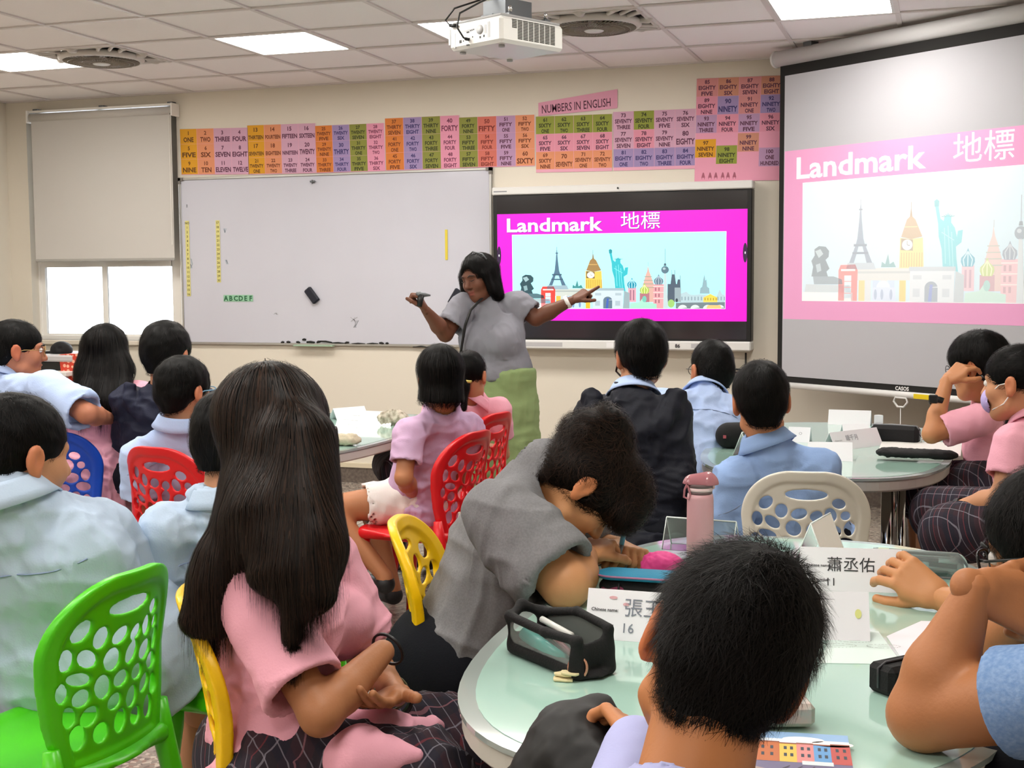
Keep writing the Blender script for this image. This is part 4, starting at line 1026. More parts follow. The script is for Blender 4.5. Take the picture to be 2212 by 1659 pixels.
def collar(h0, up, fwd, r, m, parent, s=1, hgt=.030, flap=.042, open_=.5, name='collar'):
    """folded shirt collar round the neck"""
    up = nrm(up); fwd = nrm(fwd-up*(fwd@up)); rt = np.cross(fwd, up); n = 40; V = []; prof = [(.0, -.006), (.001, hgt), (.006, hgt+.003), (.012, hgt-.004), (.020, hgt-flap*.6), (.030, hgt-flap), (.027, hgt-flap-.002), (.014, hgt-flap*.7), (.004, hgt-.012), (.004, -.004)]
    k = len(prof)
    for i in range(n+1):
        a = open_*.5+(2*math.pi-open_)*i/n; tip = max(0, 1-min(i, n-i)/7.)
        dx, dy = math.sin(a), math.cos(a)
        for rr, z in prof:
            e = 1.15 if rr > .015 else 1
            q = (r+rr*s*e+(tip*.012*s if rr > .015 else 0)); zz = z*s-(tip*.020*s if rr > .015 else 0)-.012*s*dy*0
            V.append(h0+rt*dx*q*1.06+fwd*dy*q+up*(zz-.018*s*max(dy, 0)+.012*s*max(-dy, 0)))
    F_ = []
    for i in range(n):
        for j in range(k-1): F_.append([i*k+j, i*k+j+1, (i+1)*k+j+1, (i+1)*k+j])
    return mesh_np(name, np.array(V), [np.array(F_)], m, parent)
def add_child(t, m_, name, mt, **kw):
    """M built in world coordinates, attached to a thing whose origin has no rotation"""
    L_ = np.array(t.location); m_.v = [tuple(np.array(p)-L_) for p in m_.v]; return m_.build(name, mt, t, **kw)
def person(label, head, nb, hip, tyaw, skin='c98f6b', s=1.0, hyaw=None, hpitch=0, hroll=0, sh=None, L=None, R=None, knees=None, ankles=None, hair='short', hm=None, hn=700, hl=.05, hw=.0016, thick=0, hair_extra=None,
           top=None, sleeve='short', loose=.014, collar_=True, bottom=None, bstyle='pants', feet=True, seam=False, foldamp=.004, sres=None, sfrac=.78, bcut=.115, arm_=1.0, hsc=1.0, res=.010, hres=.0055, seed=1, shw=.160, bulk=1.0, eyes=False, hands=None, shirt_extra=None, skirt_extra=None, hands_res=.0035, hem=.06, nr=.050, strand_kw=None, slen=.62, body_extra=None, ffreq=17, lips=None, cat='person'):
    head, nb, hip = (np.array(x, float) for x in (head, nb, hip))
    t = empty('person', (hip[0], hip[1], 0), label=label, cat=cat)
    inv = Matrix.Translation(-t.location)
    def W2(V): return V-np.array(t.location)
    a = deg(tyaw); fw = np.array([math.cos(a), math.sin(a), 0]); rt = np.array([math.sin(a), -math.cos(a), 0]); sp = nrm(nb-hip); fwd = nrm(fw-sp*(fw@sp))
    hd = Fr(head, tyaw if hyaw is None else hyaw, hpitch, hroll, s)
    shc = nb-sp*.050*s
    sL, sR = (shc-rt*shw*s, shc+rt*shw*s) if sh is None else (np.array(sh[0], float), np.array(sh[1], float))
    def arm(S, side, spec):
        if spec is None:
            e = S+rt*side*.03*s-np.array([0, 0, .235*s])+fw*.07*s; w = e+fw*.17*s-rt*side*.07*s+np.array([0, 0, .02]); return S, e, w
        return S, np.array(spec[0], float), np.array(spec[1], float)
    arms = [arm(sL, -1, L), arm(sR, 1, R)]
    # ---- skin
    c0 = lin(skin)[:3]
    body = Field(res); lo_ = loose*.6
    b = bulk
    body.cap(hip+sp*.06*s, nb-sp*.20*s, (.125*b-lo_)*s, (.128*b-lo_)*s, .04, (fwd, .66)); body.cap(nb-sp*.165*s-rt*.06*s, nb-sp*.165*s+rt*.06*s, .062*s*b, .062*s*b, .04); body.cap(nb-sp*.06*s, sL, .040*s, .038*s, .02); body.cap(nb-sp*.06*s, sR, .040*s, .038*s, .02); body.cap(nb-sp*.14*s, nb, .058*s, nr*s, .03)
    for S, e, w in arms:
        body.cap(S, e, .041*s*b*arm_, .034*s*b*arm_, .03); body.cap(e, e+(w-e)*.35, .034*s*b*arm_, .035*s*b*arm_, .015); body.cap(e+(w-e)*.35, w, .035*s*b*arm_, .0225*s*min(arm_, 1.08), .015)
    if knees is None: knees = [hip+fw*.40*s-rt*.10*s+np.array([0, 0, .0]), hip+fw*.40*s+rt*.10*s]
    if ankles is None: ankles = [k_*[1, 1, 0]+np.array([0, 0, .085])-fw*.03 for k_ in knees]
    knees = [np.array(k_, float) for k_ in knees]; ankles = [np.array(k_, float) for k_ in ankles]
    hipj = [hip-rt*.085*s, hip+rt*.085*s]
    for H_, K_, A_ in zip(hipj, knees, ankles):
        body.cap(H_, K_, .078*s*b, .052*s*b, .03); body.cap(K_, A_, .050*s*b, .032*s, .02)
        if feet: body.cap(A_-[0, 0, .03], A_+fw*.13*s-[0, 0, .05], .030*s, .026*s, .02)
    if body_extra: body_extra(body, fwd, sp, rt)
    parts = [body.run().mesh()]; nbv = len(parts[0][0])
    hf = Field(hres); head_prims(hf, hd, True, nb-sp*.01, nr); hf.run(); parts.append(hf.mesh()); nh = nbv+len(parts[1][0])
    tips = {}
    for i, (S, e, w) in enumerate(arms):
        hs_ = hands[i] if hands else None
        d = nrm(w-e); 
        if hs_ == 'none': continue
        kw = dict(d=d, n=nrm(-rt*(1 if i else -1)*.5-np.array([0, 0, 1.])), curl=(.3, .35, .4, .45), thumb=.4)
        if hs_: kw.update(hs_)
        side = kw.pop('side', -1 if i == 0 else 1)
        parts.append(hand(w, kw.pop('d'), kw.pop('n'), side, s=s*hsc, h=hands_res, **kw))
    V, Q = cat_mesh(parts)
    cols = np.tile(np.array(c0), (len(V), 1)); lp = hd.loc(V); lp[:nbv] = 9; lp[nh:] = 9
    if lips:
        m = (np.abs(lp[:, 0]) < .020) & (np.abs(lp[:, 2]+.063) < .011) & (lp[:, 1] > .086); cols[m] = lin(lips)[:3]
    m = (np.abs(lp[:, 0]) > .074) & (np.abs(lp[:, 2]) < .05) & (np.abs(lp[:, 1]) < .05); cols[m] = cols[m]*[1.06, .80, .74]
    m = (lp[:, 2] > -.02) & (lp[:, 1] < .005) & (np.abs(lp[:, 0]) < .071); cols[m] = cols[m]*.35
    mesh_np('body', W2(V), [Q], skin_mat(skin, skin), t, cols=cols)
    # ---- hair
    hm = hm or m_hair
    f = hair_field(hair, hd, hres, hair_extra, thick) if hair else None
    if f is not None:
        V, Q = f.mesh(); V2 = V+vnorm(V, Q)*(wobble(V, 60, seed)*.003-.0015)[:, None]
        kw = dict(zmin=-.4, lift=.005, jit=.25); kw.update(strand_kw or {})
        kw_st = kw.pop('steps', 6); Vr, Qr = strands(f, V, Q, hd, hn, kw_st, hl*s, hw, seed=seed, **kw)
        nb_ = len(V2); V, Q = cat_mesh([(V2, Q), (Vr, Qr)]); k_ = 2*(kw_st+1); r_ = np.random.default_rng(seed)
        c_a, c_b = (lin('060504'), lin('38251a')) if hm is m_hair2 else (lin('040404'), lin('1a1412'))
        mixv = np.repeat(r_.beta(1.0, 2.2, len(Vr)//k_), k_)[:, None]; hc = np.concatenate([np.tile(np.array(c_a[:3]), (nb_, 1)), np.array(c_a[:3])*(1-mixv)+np.array(c_b[:3])*mixv])
        mesh_np('hair', W2(V), [Q], hm, t, cols=hc)
    if eyes:
        for x in (-1, 1):
            e = M(); e.lathe([(0.0001, -.0115), (.006, -.0098), (.0098, -.006), (.0115, 0), (.0098, .006), (.006, .0098), (.0001, .0115)], n=14)
            o = e.build('eye', m_eye, t); o.matrix_local = Matrix.Translation(Vector(W2(hd.p(x*.031, .083, .006)))) @ Matrix(hd.R.tolist()).to_4x4() @ Matrix.Scale(s, 4)
            i_ = M(); i_.lathe([(.0001, .0112), (.0052, .0108), (.0054, .0102)], n=12, axis='y'); io = i_.build('iris', m_iris, o); io.rotation_euler = (0, 0, math.pi)
            bw = M(); bw.tube([hd.p(x*.016, .099, .024), hd.p(x*.032, .098, .029), hd.p(x*.048, .086, .024)], [.003*s, .0034*s, .0015*s], 6); bw.v = [tuple(W2(np.array(p))) for p in bw.v]; bw.build('eyebrow', m_brow, t)
    # ---- top
    if top is not None:
        f = Field(sres or res*.7); l = loose
        f.cap(hip-sp*(hem-.05)*s, nb-sp*.20*s, (.136*b+l)*s, (.122*b+l)*s, .04, (fwd, .66))
        if hem < .2: f.plane(hip-sp*hem*s, -sp, .006)
        f.cap(nb-sp*.165*s-rt*.07*s, nb-sp*.165*s+rt*.07*s, (.070+l*.7)*s*b, (.070+l*.7)*s*b, .04)
        for S in (sL, sR): f.cap(nb-sp*.05*s, S, (.046+l*.5)*s, (.044+l*.5)*s, .025)
        if hem >= .13: f.cap(hip-rt*.06*s, hip+rt*.06*s, (.118*b+l)*s, (.118*b+l)*s, .04)
        if hem >= .05: f.cap(hip-sp*hem*s, hip, (.150*b+l)*s, (.140*b+l)*s, .03, (fwd, .78), flat=True)
        if shirt_extra: shirt_extra(f, fwd, sp, rt, arms)
        for i, (S, e, w) in enumerate(arms):
            if sleeve == 'short':
                q = S+(e-S)*slen; f.cap(S, q, (.043+l*.5)*s*b, (.044+l*1.15)*s*b, .02, flat=True); f.cap(S, S+(e-S)*.3, (.044+l*.5)*s*b, (.043+l*.6)*s*b, .03)
                d = nrm(e-S); f.cap(q-d*.04, q+d*.06, (.044+l*1.15)*s*b-.015, (.044+l*1.15)*s*b-.013, .002, None, '-', True)
            elif sleeve == 'long':
                f.cap(S, e, (.048+l*.7)*s*b, (.040+l*.8)*s*b, .03); f.cap(e, w-nrm(w-e)*.01, (.040+l*.8)*s*b, (.028+l*.5)*s, .02)
            if body_extra is None: pass
        nd = nrm(hd.p(0, -.03, -.05)-nb); f.cap(nb-sp*.06*s, nb+nd*.004, (nr+.038)*s, (nr+.020)*s, .02); f.cap(nb-nd*.012*s, nb+nd*.10*s, (nr+.005)*s, (nr+.010)*s, .01, None, '-')
        V, Q = f.run().mesh(); V = folds(V, Q, foldamp, ffreq, seed); V = smoothv(V, Q, 1); mesh_np('shirt', W2(V), [Q], top, t)
        if collar_ is True or seam:
            d_ = V-nb; cx_, cz_, cy_ = d_@rt, d_@sp, d_@fwd; pts = []
            for x in np.linspace(-shw*.95, shw*.95, 19)*s:
                m = (np.abs(cx_-x) < .011) & (np.abs(cz_+(.105+.02*abs(x)/shw)*s) < .009) & (cy_ < .03)
                if m.any(): k_ = np.where(m)[0][cy_[m].argmin()]; pts.append(V[k_]-fwd*.0004)
            if len(pts) > 4: q_ = M(); q_.tube([(pts[max(i-1, 0)]+pts[i]+pts[min(i+1, len(pts)-1)])/3 for i in range(len(pts))], .0018*s, 5); add_child(t, q_, 'yoke_seam', mat('seam_'+top.name, '8798b8' if 'pink' not in top.name and 'rose' not in top.name else 'b97f92', .9))
        if collar_: collar(W2(nb+sp*.004*s), nrm(sp*.85+fwd*.15), fwd, (nr+.008)*s, collar_ if not isinstance(collar_, bool) else top, t, s)
    # ---- bottom
    if bottom is not None:
        f = Field(res*1.1)
        f.cap(hip-rt*.05*s, hip+rt*.05*s, .108*s*b, .108*s*b, .04, (fwd, .9))
        for H_, K_, A_ in zip(hipj, knees, ankles):
            if bstyle == 'pants': f.cap(H_, K_, .094*s*b, .070*s*b, .04); f.cap(K_, A_+[0, 0, .03], .070*s*b, .058*s, .03)
            elif bstyle == 'shorts': dd = nrm(K_-H_); q = H_+(K_-H_)*sfrac; f.cap(H_, q, .092*s*b, .088*s*b, .03, flat=True); f.cap(q-dd*.03, q+dd*.08, .076*s*b, .078*s*b, .004, None, '-', True)
            elif bstyle == 'skirt': f.cap(H_, H_+(K_-H_)*.92, .105*s, .100*s, .08)
        if skirt_extra: skirt_extra(f, fw, rt)
        if hem < .2: f.plane(hip+sp*bcut*s, sp, .01)
        V, Q = f.run().mesh(); V = folds(V, Q, foldamp*.8, ffreq*.8, seed+9); mesh_np({'pants': 'trousers', 'shorts': 'shorts', 'skirt': 'skirt'}[bstyle], W2(V), [Q], bottom, t)
    if feet:
        for A_ in ankles:
            f = Field(.008); f.cap(A_-[0, 0, .03], A_+fw*.13*s-[0, 0, .048], .040*s, .034*s, .02); f.plane(A_-[0, 0, .085], (0, 0, -1), .004); V, Q = f.run().mesh(); mesh_np('shoe', W2(V), [Q], mat('shoe_black', '17171a', .5), t)
    t['_'] = 0; del t['_']
    return t, hd, arms
def glasses(t, hd, m=None, rd=.021, thick=.0014, shape='round', name='glasses', lens=True):
    m = m or mat('glasses_black', '101010', .3); g = M(); s = hd.s
    for x in (-1, 1):
        n = 24; pts = []
        for i in range(n):
            a = 2*math.pi*i/n; e = 2.0 if shape == 'round' else 3.5
            c, q = math.cos(a), math.sin(a); cx = math.copysign(abs(c)**(2/e), c)*rd*1.08; cz = math.copysign(abs(q)**(2/e), q)*rd*(.95 if shape == 'round' else .72)
            pts.append(hd.p(x*.032+cx, .104-.35*abs(cx*x+.0)**1*.3, .002+cz))
        g.tube(pts, thick*s, 6, closed=True)
        g.tube([hd.p(x*.054, .100, .008), hd.p(x*.072, .085, .008), hd.p(x*.082, .02, .006), hd.p(x*.083, -.004, -.002)], thick*1.1*s, 6)
    g.tube([hd.p(-.010, .106, .006), hd.p(0, .109, .009), hd.p(.010, .106, .006)], thick*s, 6)
    return add_child(t, g, name, m)
def band(t, c, ax, r, w, th, m, name, sq=None):
    """flat band round an arm"""
    ax = nrm(ax); u = nrm(np.cross(ax, [0, 0, 1.] if abs(ax[2]) < .9 else [1., 0, 0])); v = np.cross(ax, u); V = []; n = 24
    for i in range(n):
        a = 2*math.pi*i/n; d = math.cos(a)*u+math.sin(a)*v
        for rr, z in ((r, -w/2), (r+th, -w/2), (r+th, w/2), (r, w/2)): V.append(c+d*rr+ax*z)
    F_ = [[i*4+j, i*4+(j+1) % 4, ((i+1) % n)*4+(j+1) % 4, ((i+1) % n)*4+j] for i in range(n) for j in range(4)]
    q = M(); q.smooth = True; q.add(V, F_); return add_child(t, q, name, m)
A = at
FA = 0
c_blue = cloth('light_blue', 'b0c4ea'); c_blue2 = cloth('pale_blue', 'bccbe4'); c_pink = cloth('pink', 'e6a6b8'); c_pink2 = cloth('rose', 'e8a8b9'); c_navy = cloth('navy', '25283a', .6); c_blk = cloth('black_jacket', '191b24', .6)
c_lil = cloth('lilac', 'c4a3c4', noise=.5, nscale=9, col2='d3b6d2'); c_short = cloth('dark_shorts', '14161f'); c_wht = cloth('white', 'e9e2de'); c_grey = cloth('grey_tee', '7f7f82', .9, noise=.35, nscale=220, col2='5e5e62'); c_pant = cloth('black_trousers', '0e1017')
def plaid():
    m = mat('cloth_plaid', '2a2228', .9, bump=.1, bscale=220); nt = m.node_tree; N = nt.nodes; L = nt.links; b = N['Principled BSDF']; tc = N['Texture Coordinate']; prev = None
    sx = N.new('ShaderNodeSeparateXYZ'); mp = N.new('ShaderNodeMapping'); mp.inputs['Rotation'].default_value = (.2, .3, .6); L.new(tc.outputs['Object'], mp.inputs[0]); L.new(mp.outputs[0], sx.inputs[0])
    col = None
    for ax, per, wd, c in ((0, .06, .5, '3a1f28'), (1, .06, .5, '1b1c2c'), (0, .03, .07, '8b8894'), (1, .03, .07, '8b8894'), (0, .045, .05, '7a3038')):
        md = N.new('ShaderNodeMath'); md.operation = 'PINGPONG'; md.inputs[1].default_value = per/2; L.new(sx.outputs[ax], md.inputs[0])
        lt = N.new('ShaderNodeMath'); lt.operation = 'LESS_THAN'; lt.inputs[1].default_value = per/2*wd; L.new(md.outputs[0], lt.inputs[0])
        f = N.new('ShaderNodeMath'); f.operation = 'MULTIPLY'; f.inputs[1].default_value = .55; L.new(lt.outputs[0], f.inputs[0])
        mx = N.new('ShaderNodeMix'); mx.data_type = 'RGBA'; L.new(f.outputs[0], mx.inputs[0]); mx.inputs[7].default_value = lin(c)
        if col is None: mx.inputs[6].default_value = lin('241d26')
        else: L.new(col, mx.inputs[6])
        col = mx.outputs[2]
    L.new(col, b.inputs['Base Color']); return m
c_plaid = plaid()
def hood(f, fwd, sp, rt, arms, nb, s=1):
    """crumpled hood lying on the upper back"""
    c = nb-fwd*.05*s-sp*.02*s
    for i in range(9):
        a = math.pi*(i/8); p = c+rt*math.cos(a)*.125*s-fwd*math.sin(a)*.035*s-sp*math.sin(a)*.115*s+sp*.03*s; q = c+rt*math.cos(a+.39)*.125*s-fwd*math.sin(a+.39)*.035*s-sp*math.sin(a+.39)*.115*s+sp*.03*s
        if i < 8: f.cap(p, q, .024*s, .024*s, .012)
    f.cap(c-sp*.03*s, c-sp*.07*s-fwd*.02*s, .085*s, .07*s, .03, (fwd, .5))
# boy far left, round glasses
t, hd, _ = person('boy in light blue shirt and round glasses, head turned right, far left edge', A(38, 757, 5.3), A(2, 812, 5.3), (2.62, -3.86, .54), 98, 'b5765a', 1.0, hyaw=42, hpitch=4, R=(A(186, 893, 5.0), A(240, 905, 5.25)), L=None, hair='short', hn=900, hl=.04, top=c_blue, sleeve='short', loose=.024, slen=.95, bottom=c_short, shw=.175, bulk=1.15, eyes=True, seed=11, foldamp=.0157, sh=(A(-75, 850, 5.3), A(100, 838, 5.1)))
glasses(t, hd, mat('gold_rim', 'a8885a', .3, metal=1), .023)
# long-haired girl, back view
def long2(f, h):
    P0 = h.p(0, -.03, .03)
    for x in (-.5, 0, .5):
        f.cap(h.p(x*.07, -.035, .03), A(226+x*60, 800, 5.38), .062, .062, .03, (h.v(0, 1, 0), .8)); f.cap(A(226+x*60, 800, 5.38), A(217+x*85, 868, 5.28), .060, .050, .03, (h.v(0, 1, 0), .6))
person('girl with very long straight black hair in pink shirt, seen from behind at left', A(232, 762, 5.45), A(226, 830, 5.42), A(205, 1030, 5.35), 100, 'c48d6d', .98, hair='long', hair_extra=long2, hn=2200, hl=.22, hw=.002, top=c_pink, loose=.02, collar_=False, bottom=c_plaid, bstyle='skirt', hem=.17, seed=12, ffreq=24, foldamp=.020, thick=.003, strand_kw=dict(grav=.85, droop=1, steps=9, jit=.04), L=(A(140, 930, 5.4), A(150, 985, 5.7)), bulk=1.05)
# boy in navy hooded jacket
nb3 = A(356, 842, 5.2)
person('boy in navy hooded jacket, back turned, under the whiteboard left corner', A(360, 768, 5.2), nb3, A(350, 1030, 5.25), 100, 'c48d6d', 1.02, hyaw=96, hpitch=6, hair='short', thick=.012, hn=900, hl=.05, top=c_navy, sleeve='long', loose=.022, collar_=False, bottom=c_short, seed=13, foldamp=.0157, shirt_extra=lambda f, fw, sp, rt, ar: hood(f, fw, sp, rt, ar, nb3), shw=.15)
# boy with blue glasses in front of the red chair
t, hd, _ = person('boy in light blue shirt with blue glasses, sitting on the red chair at left', A(398, 846, 4.72), A(387, 915, 4.72), (3.58, -3.92, .53), 96, 'c48d6d', 1.0, hyaw=76, hpitch=3, hair='short', thick=.006, hn=1000, hl=.045, top=c_blue, loose=.022, bottom=c_short, seed=14, sh=(A(300, 985, 4.72), A(468, 985, 4.76)), foldamp=.0112, shw=.175, bulk=1.05)
glasses(t, hd, mat('glasses_blue', '6fa3c9', .3), .022, .002, 'sq')
# big boy front left
t, hd, _ = person('large boy in pale blue collared shirt on the front green chair, left edge', A(40, 985, 2.92), A(18, 1075, 2.88), (4.38, -5.64, .54), 100, 'c08a68', 1.12, hyaw=68, hpitch=8, hair='short', hn=3500, hl=.03, hw=.0011, top=cloth('shirt_ice', 'b3c6dc'), loose=.024, sh=(A(-165, 1180, 2.88), A(214, 1150, 3.02)), R=(A(312, 1310, 3.15), A(330, 1290, 3.4)), slen=.97, knees=[A(100, 1480, 3.2), A(372, 1395, 3.22)], ankles=[A(100, 1700, 3.5), A(452, 1590, 3.6)], bottom=c_short, bstyle='shorts', seed=15, foldamp=.0135, shw=.2, bulk=1.22, res=.009, hres=.0048, hem=.13, bcut=.02, ffreq=11, strand_kw=dict(steps=4, lift=.004))
# boy behind the long-haired girl
person('boy in pale blue shirt mostly hidden behind the front girl', A(505, 955, 3.18), A(486, 1082, 3.14), (GC[0]-.02, GC[1], .54), 96, 'c08a68', 1.0, hyaw=84, hpitch=10, hair='short', thick=.008, hn=900, top=cloth('shirt_ice', 'b3c6dc'), loose=.028, sh=(A(362, 1150, 3.12), A(600, 1140, 3.15)), L=(A(325, 1300, 3.18), A(400, 1340, 3.35)), slen=.98, bottom=c_short, bstyle='shorts', seed=16, foldamp=.0195, hem=.08, knees=[A(420, 1400, 3.5), A(520, 1400, 3.5)])
# bob-haired girl in lilac
t, hd, ar = person('girl with black bob in lilac tee and white shorts on a red chair', A(950, 812, 5.0), A(958, 884, 5.06), (4.30, -3.44, .53), 135, 'b57a55', .96, hyaw=122, hpitch=2, hair='bob', hn=1600, hl=.12, hw=.0018, top=c_lil, collar_=False, loose=.018, sh=(A(885, 936, 4.95), A(1010, 925, 5.08)), L=(A(872, 1032, 4.9), A(895, 1070, 5.1)), R=(A(985, 1040, 5.2), A(930, 1070, 5.3)), slen=.66, knees=[A(712, 1098, 5.05), A(800, 1095, 5.35)], ankles=[A(832, 1245, 5.0), A(850, 1270, 5.3)], bottom=c_wht, bstyle='shorts', sfrac=.5, seed=17, foldamp=.0157, strand_kw=dict(grav=.9, steps=7, jit=.03), shw=.15)
# girl with low ponytail behind her
def tail10(f, h):
    f.cap(h.p(0, -.10, -.03), A(998, 838, 5.68), .022, .03, .02); f.cap(A(998, 838, 5.68), A(1002, 884, 5.66), .034, .012, .02)
t, hd, _ = person('girl with low ponytail and pink shirt, just left of the teacher', A(1014, 812, 5.75), A(1022, 868, 5.8), (4.04, -2.8, .53), 120, 'b98463', .90, hyaw=88, hpitch=4, hair='tail', hair_extra=tail10, hn=900, hl=.08, top=c_pink2, loose=.018, bottom=c_plaid, bstyle='skirt', seed=18, strand_kw=dict(grav=.7, crown=(0, -.1, -.03)))
band(t, A(1007, 822, 5.68), np.array([-.2, 0, -1.]), .02, .012, .005, mat('band_yellow', 'd9c56a', .6), 'hair_tie')
# boy in black hoodie
nb12 = A(1368, 852, 4.85)
t, hd, _ = person('boy in black hooded jacket and black mask strap, in front of the display', A(1384, 772, 4.88), nb12, A(1372, 1160, 4.75), 104, 'b98463', 1.06, hyaw=118, hpitch=8, hair='short', thick=.010, hn=1500, hl=.07, hw=.0018, top=c_blk, sleeve='long', loose=.026, collar_=c_blue, bottom=c_pant, seed=19, foldamp=.0135, shirt_extra=lambda f, fw, sp, rt, ar: hood(f, fw, sp, rt, ar, nb12-sp*.03, 1.25), sh=(A(1285, 905, 4.85), A(1447, 900, 4.82)), R=(A(1462, 1050, 4.75), A(1440, 1130, 5.0)), L=(A(1275, 1050, 4.85), A(1300, 1120, 5.1)), shw=.16, bulk=1.12, hem=.1, strand_kw=dict(steps=7))
g = M(); g.tube([hd.p(-.085, -.005, -.02), hd.p(-.083, .03, -.045), hd.p(-.06, .06, -.06)], .004, 6); g.tube([hd.p(-.085, -.01, .0), hd.p(-.080, .03, -.02), hd.p(-.06, .07, -.03)], .002, 6); add_child(t, g, 'mask_strap', m_black)
# leaning boy in blue beyond him
t, hd, _ = person('boy in light blue shirt and glasses leaning left, below the display corner', A(1537, 800, 5.5), A(1522, 852, 5.45), A(1500, 1075, 5.25), 112, 'b98463', 1.04, hyaw=125, hpitch=4, hair='fade', hn=1500, hl=.02, top=c_blue, loose=.022, sh=(A(1432, 872, 5.35), A(1572, 890, 5.4)), R=(A(1560, 1000, 5.5), A(1590, 960, 5.7)), bottom=c_short, seed=20, foldamp=.0112, bulk=1.1, shw=.17)
glasses(t, hd, None, .022)
# boy on the white chair
t, hd, _ = person('boy in light blue shirt with protruding ears on the white chair', A(1644, 868, 4.12), A(1655, 958, 4.14), (5.84, -3.92, .53), 100, 'c08560', 1.0, hyaw=104, hpitch=4, hroll=-3, hair='short', thick=.006, hn=2200, hl=.06, hw=.0014, top=cloth('shirt_sky', '8fabd9'), loose=.024, sh=(A(1590, 1035, 4.12), A(1772, 1012, 4.14)), L=(A(1575, 1170, 4.15), A(1640, 1130, 4.4)), slen=.9, bottom=c_short, seed=21, foldamp=.0135, shw=.17, hres=.005, strand_kw=dict(steps=6, lift=.003))
# girl with hand at her glasses
t, hd, ar = person('girl in pink shirt resting her face on her hand, watch on wrist, at right', A(2112, 793, 4.9), A(2140, 868, 4.95), A(2150, 1050, 4.9), 155, 'bb8058', 1.0, hyaw=158, hpitch=10, hair='short', thick=.013, hn=1400, hl=.07, top=c_pink, loose=.018, sh=(A(2112, 908, 4.75), A(2185, 905, 5.1)), L=(A(2012, 938, 4.75), A(2046, 822, 4.8)), hands=[dict(d=A(2072, 805, 4.80)-A(2046, 828, 4.8), n=np.array([.5, .6, -.3]), curl=(.4, .6, .7, .8), side=1), None], bottom=c_plaid, bstyle='skirt', seed=22, collar_=False, knees=[A(1985, 1075, 4.9), A(2000, 1050, 5.2)], slen=.75, bulk=.95)
glasses(t, hd, None, .02); band(t, A(2026, 868, 4.78), A(2046, 822, 4.8)-A(2012, 938, 4.75), .027, .022, .004, m_black, 'watch_strap')
o = M(); p = A(2016, 862, 4.72); o.box(p[0]-.016, p[1]-.005, p[2]-.016, p[0]+.016, p[1]+.005, p[2]+.016, bev=.004); add_child(t, o, 'watch_face', m_black)
# girl with mask
def tail16(f, h):
    f.cap(h.p(0, -.10, .02), A(2215, 880, 4.3), .03, .035, .02); f.cap(A(2200, 885, 4.42), A(2178, 945, 4.42), .038, .018, .02)
t, hd, ar = person('girl with lilac face mask and dark ponytail in pink shirt, at the right edge', A(2196, 828, 4.2), A(2235, 905, 4.2), A(2225, 1125, 4.15), 150, 'c08a66', 1.0, hyaw=158, hpitch=5, hair='tail', hair_extra=tail16, hn=1500, hl=.10, top=c_pink, loose=.018, sh=(A(2190, 955, 4.08), A(2290, 950, 4.35)), L=(A(2165, 1075, 4.05), A(2060, 1100, 4.2)), R=(A(2230, 1060, 4.45), A(2070, 1085, 4.45)), hands=[dict(n=np.array([0, .3, -1.]), curl=(.3, .35, .4, .5)), dict(n=np.array([0, -.3, -1.]), curl=(.3, .35, .4, .5))], bottom=c_plaid, bstyle='skirt', seed=23, knees=[A(2040, 1155, 4.2), A(2010, 1110, 4.5)], ankles=[A(2040, 1400, 4.3), A(2000, 1350, 4.6)], eyes=True, strand_kw=dict(crown=(0, -.1, .02), grav=.2))
mk = Field(.004); mk.ell(hd.p(0, .074, -.052), (.052, .042, .046), 0, hd.R); mk.ell(hd.p(0, .062, -.050), (.052, .042, .050), .003, hd.R, '-'); V, Q = mk.run().mesh()
mesh_np('face_mask', V-np.array(t.location), [Q], cloth('mask', 'b7a9dc', .7), t)
g = M()
for x in (-1, 1): g.tube([hd.p(x*.050, .070, -.030), hd.p(x*.072, .03, .0), hd.p(x*.083, -.012, .008)], .002, 6).tube([hd.p(x*.045, .066, -.08), hd.p(x*.070, .02, -.06), hd.p(x*.083, -.014, -.022)], .002, 6)
add_child(t, g, 'ear_loop', m_frame); band(t, A(2075, 1095, 4.18), A(2060, 1100, 4.2)-A(2165, 1075, 4.05), .026, .02, .004, m_black, 'watch_strap')
# ------------------------------------------------------------------ teacher
def t_extra(f, fwd, sp, rt, arms):
    for x in (-1, 1): f.ell(tn-sp*.21+fwd*.08+rt*x*.075, (.085, .08, .08), .05)
TD = 6.75
tn = A(1056, 652, TD)
def longT(f, h):
    f.ell(h.p(0, .150, -.015), np.array((.085, .085, .115))*1.06, .01, h.R, '-'); f.cap(h.p(.082, .02, .02), h.p(.10, .01, -.15), .030, .040, .03); f.cap(h.p(-.078, .035, .02), h.p(-.080, .03, -.07), .018, .014, .02)
    f.cap(h.p(.055, -.02, .03), h.p(.075, -.01, -.14), .05, .045, .03, (h.v(0, 1, 0), 1.3)); f.cap(h.p(-.060, -.03, .03), h.p(-.075, -.02, -.10), .04, .03, .03, (h.v(0, 1, 0), 1.3)); f.cap(h.p(0, -.06, .02), h.p(.01, -.055, -.15), .06, .05, .03)
wl, el = A(1238, 648, TD-.05), A(1158, 688, TD-.02); wr, er = A(918, 668, TD-.25), A(962, 722, TD-.1)
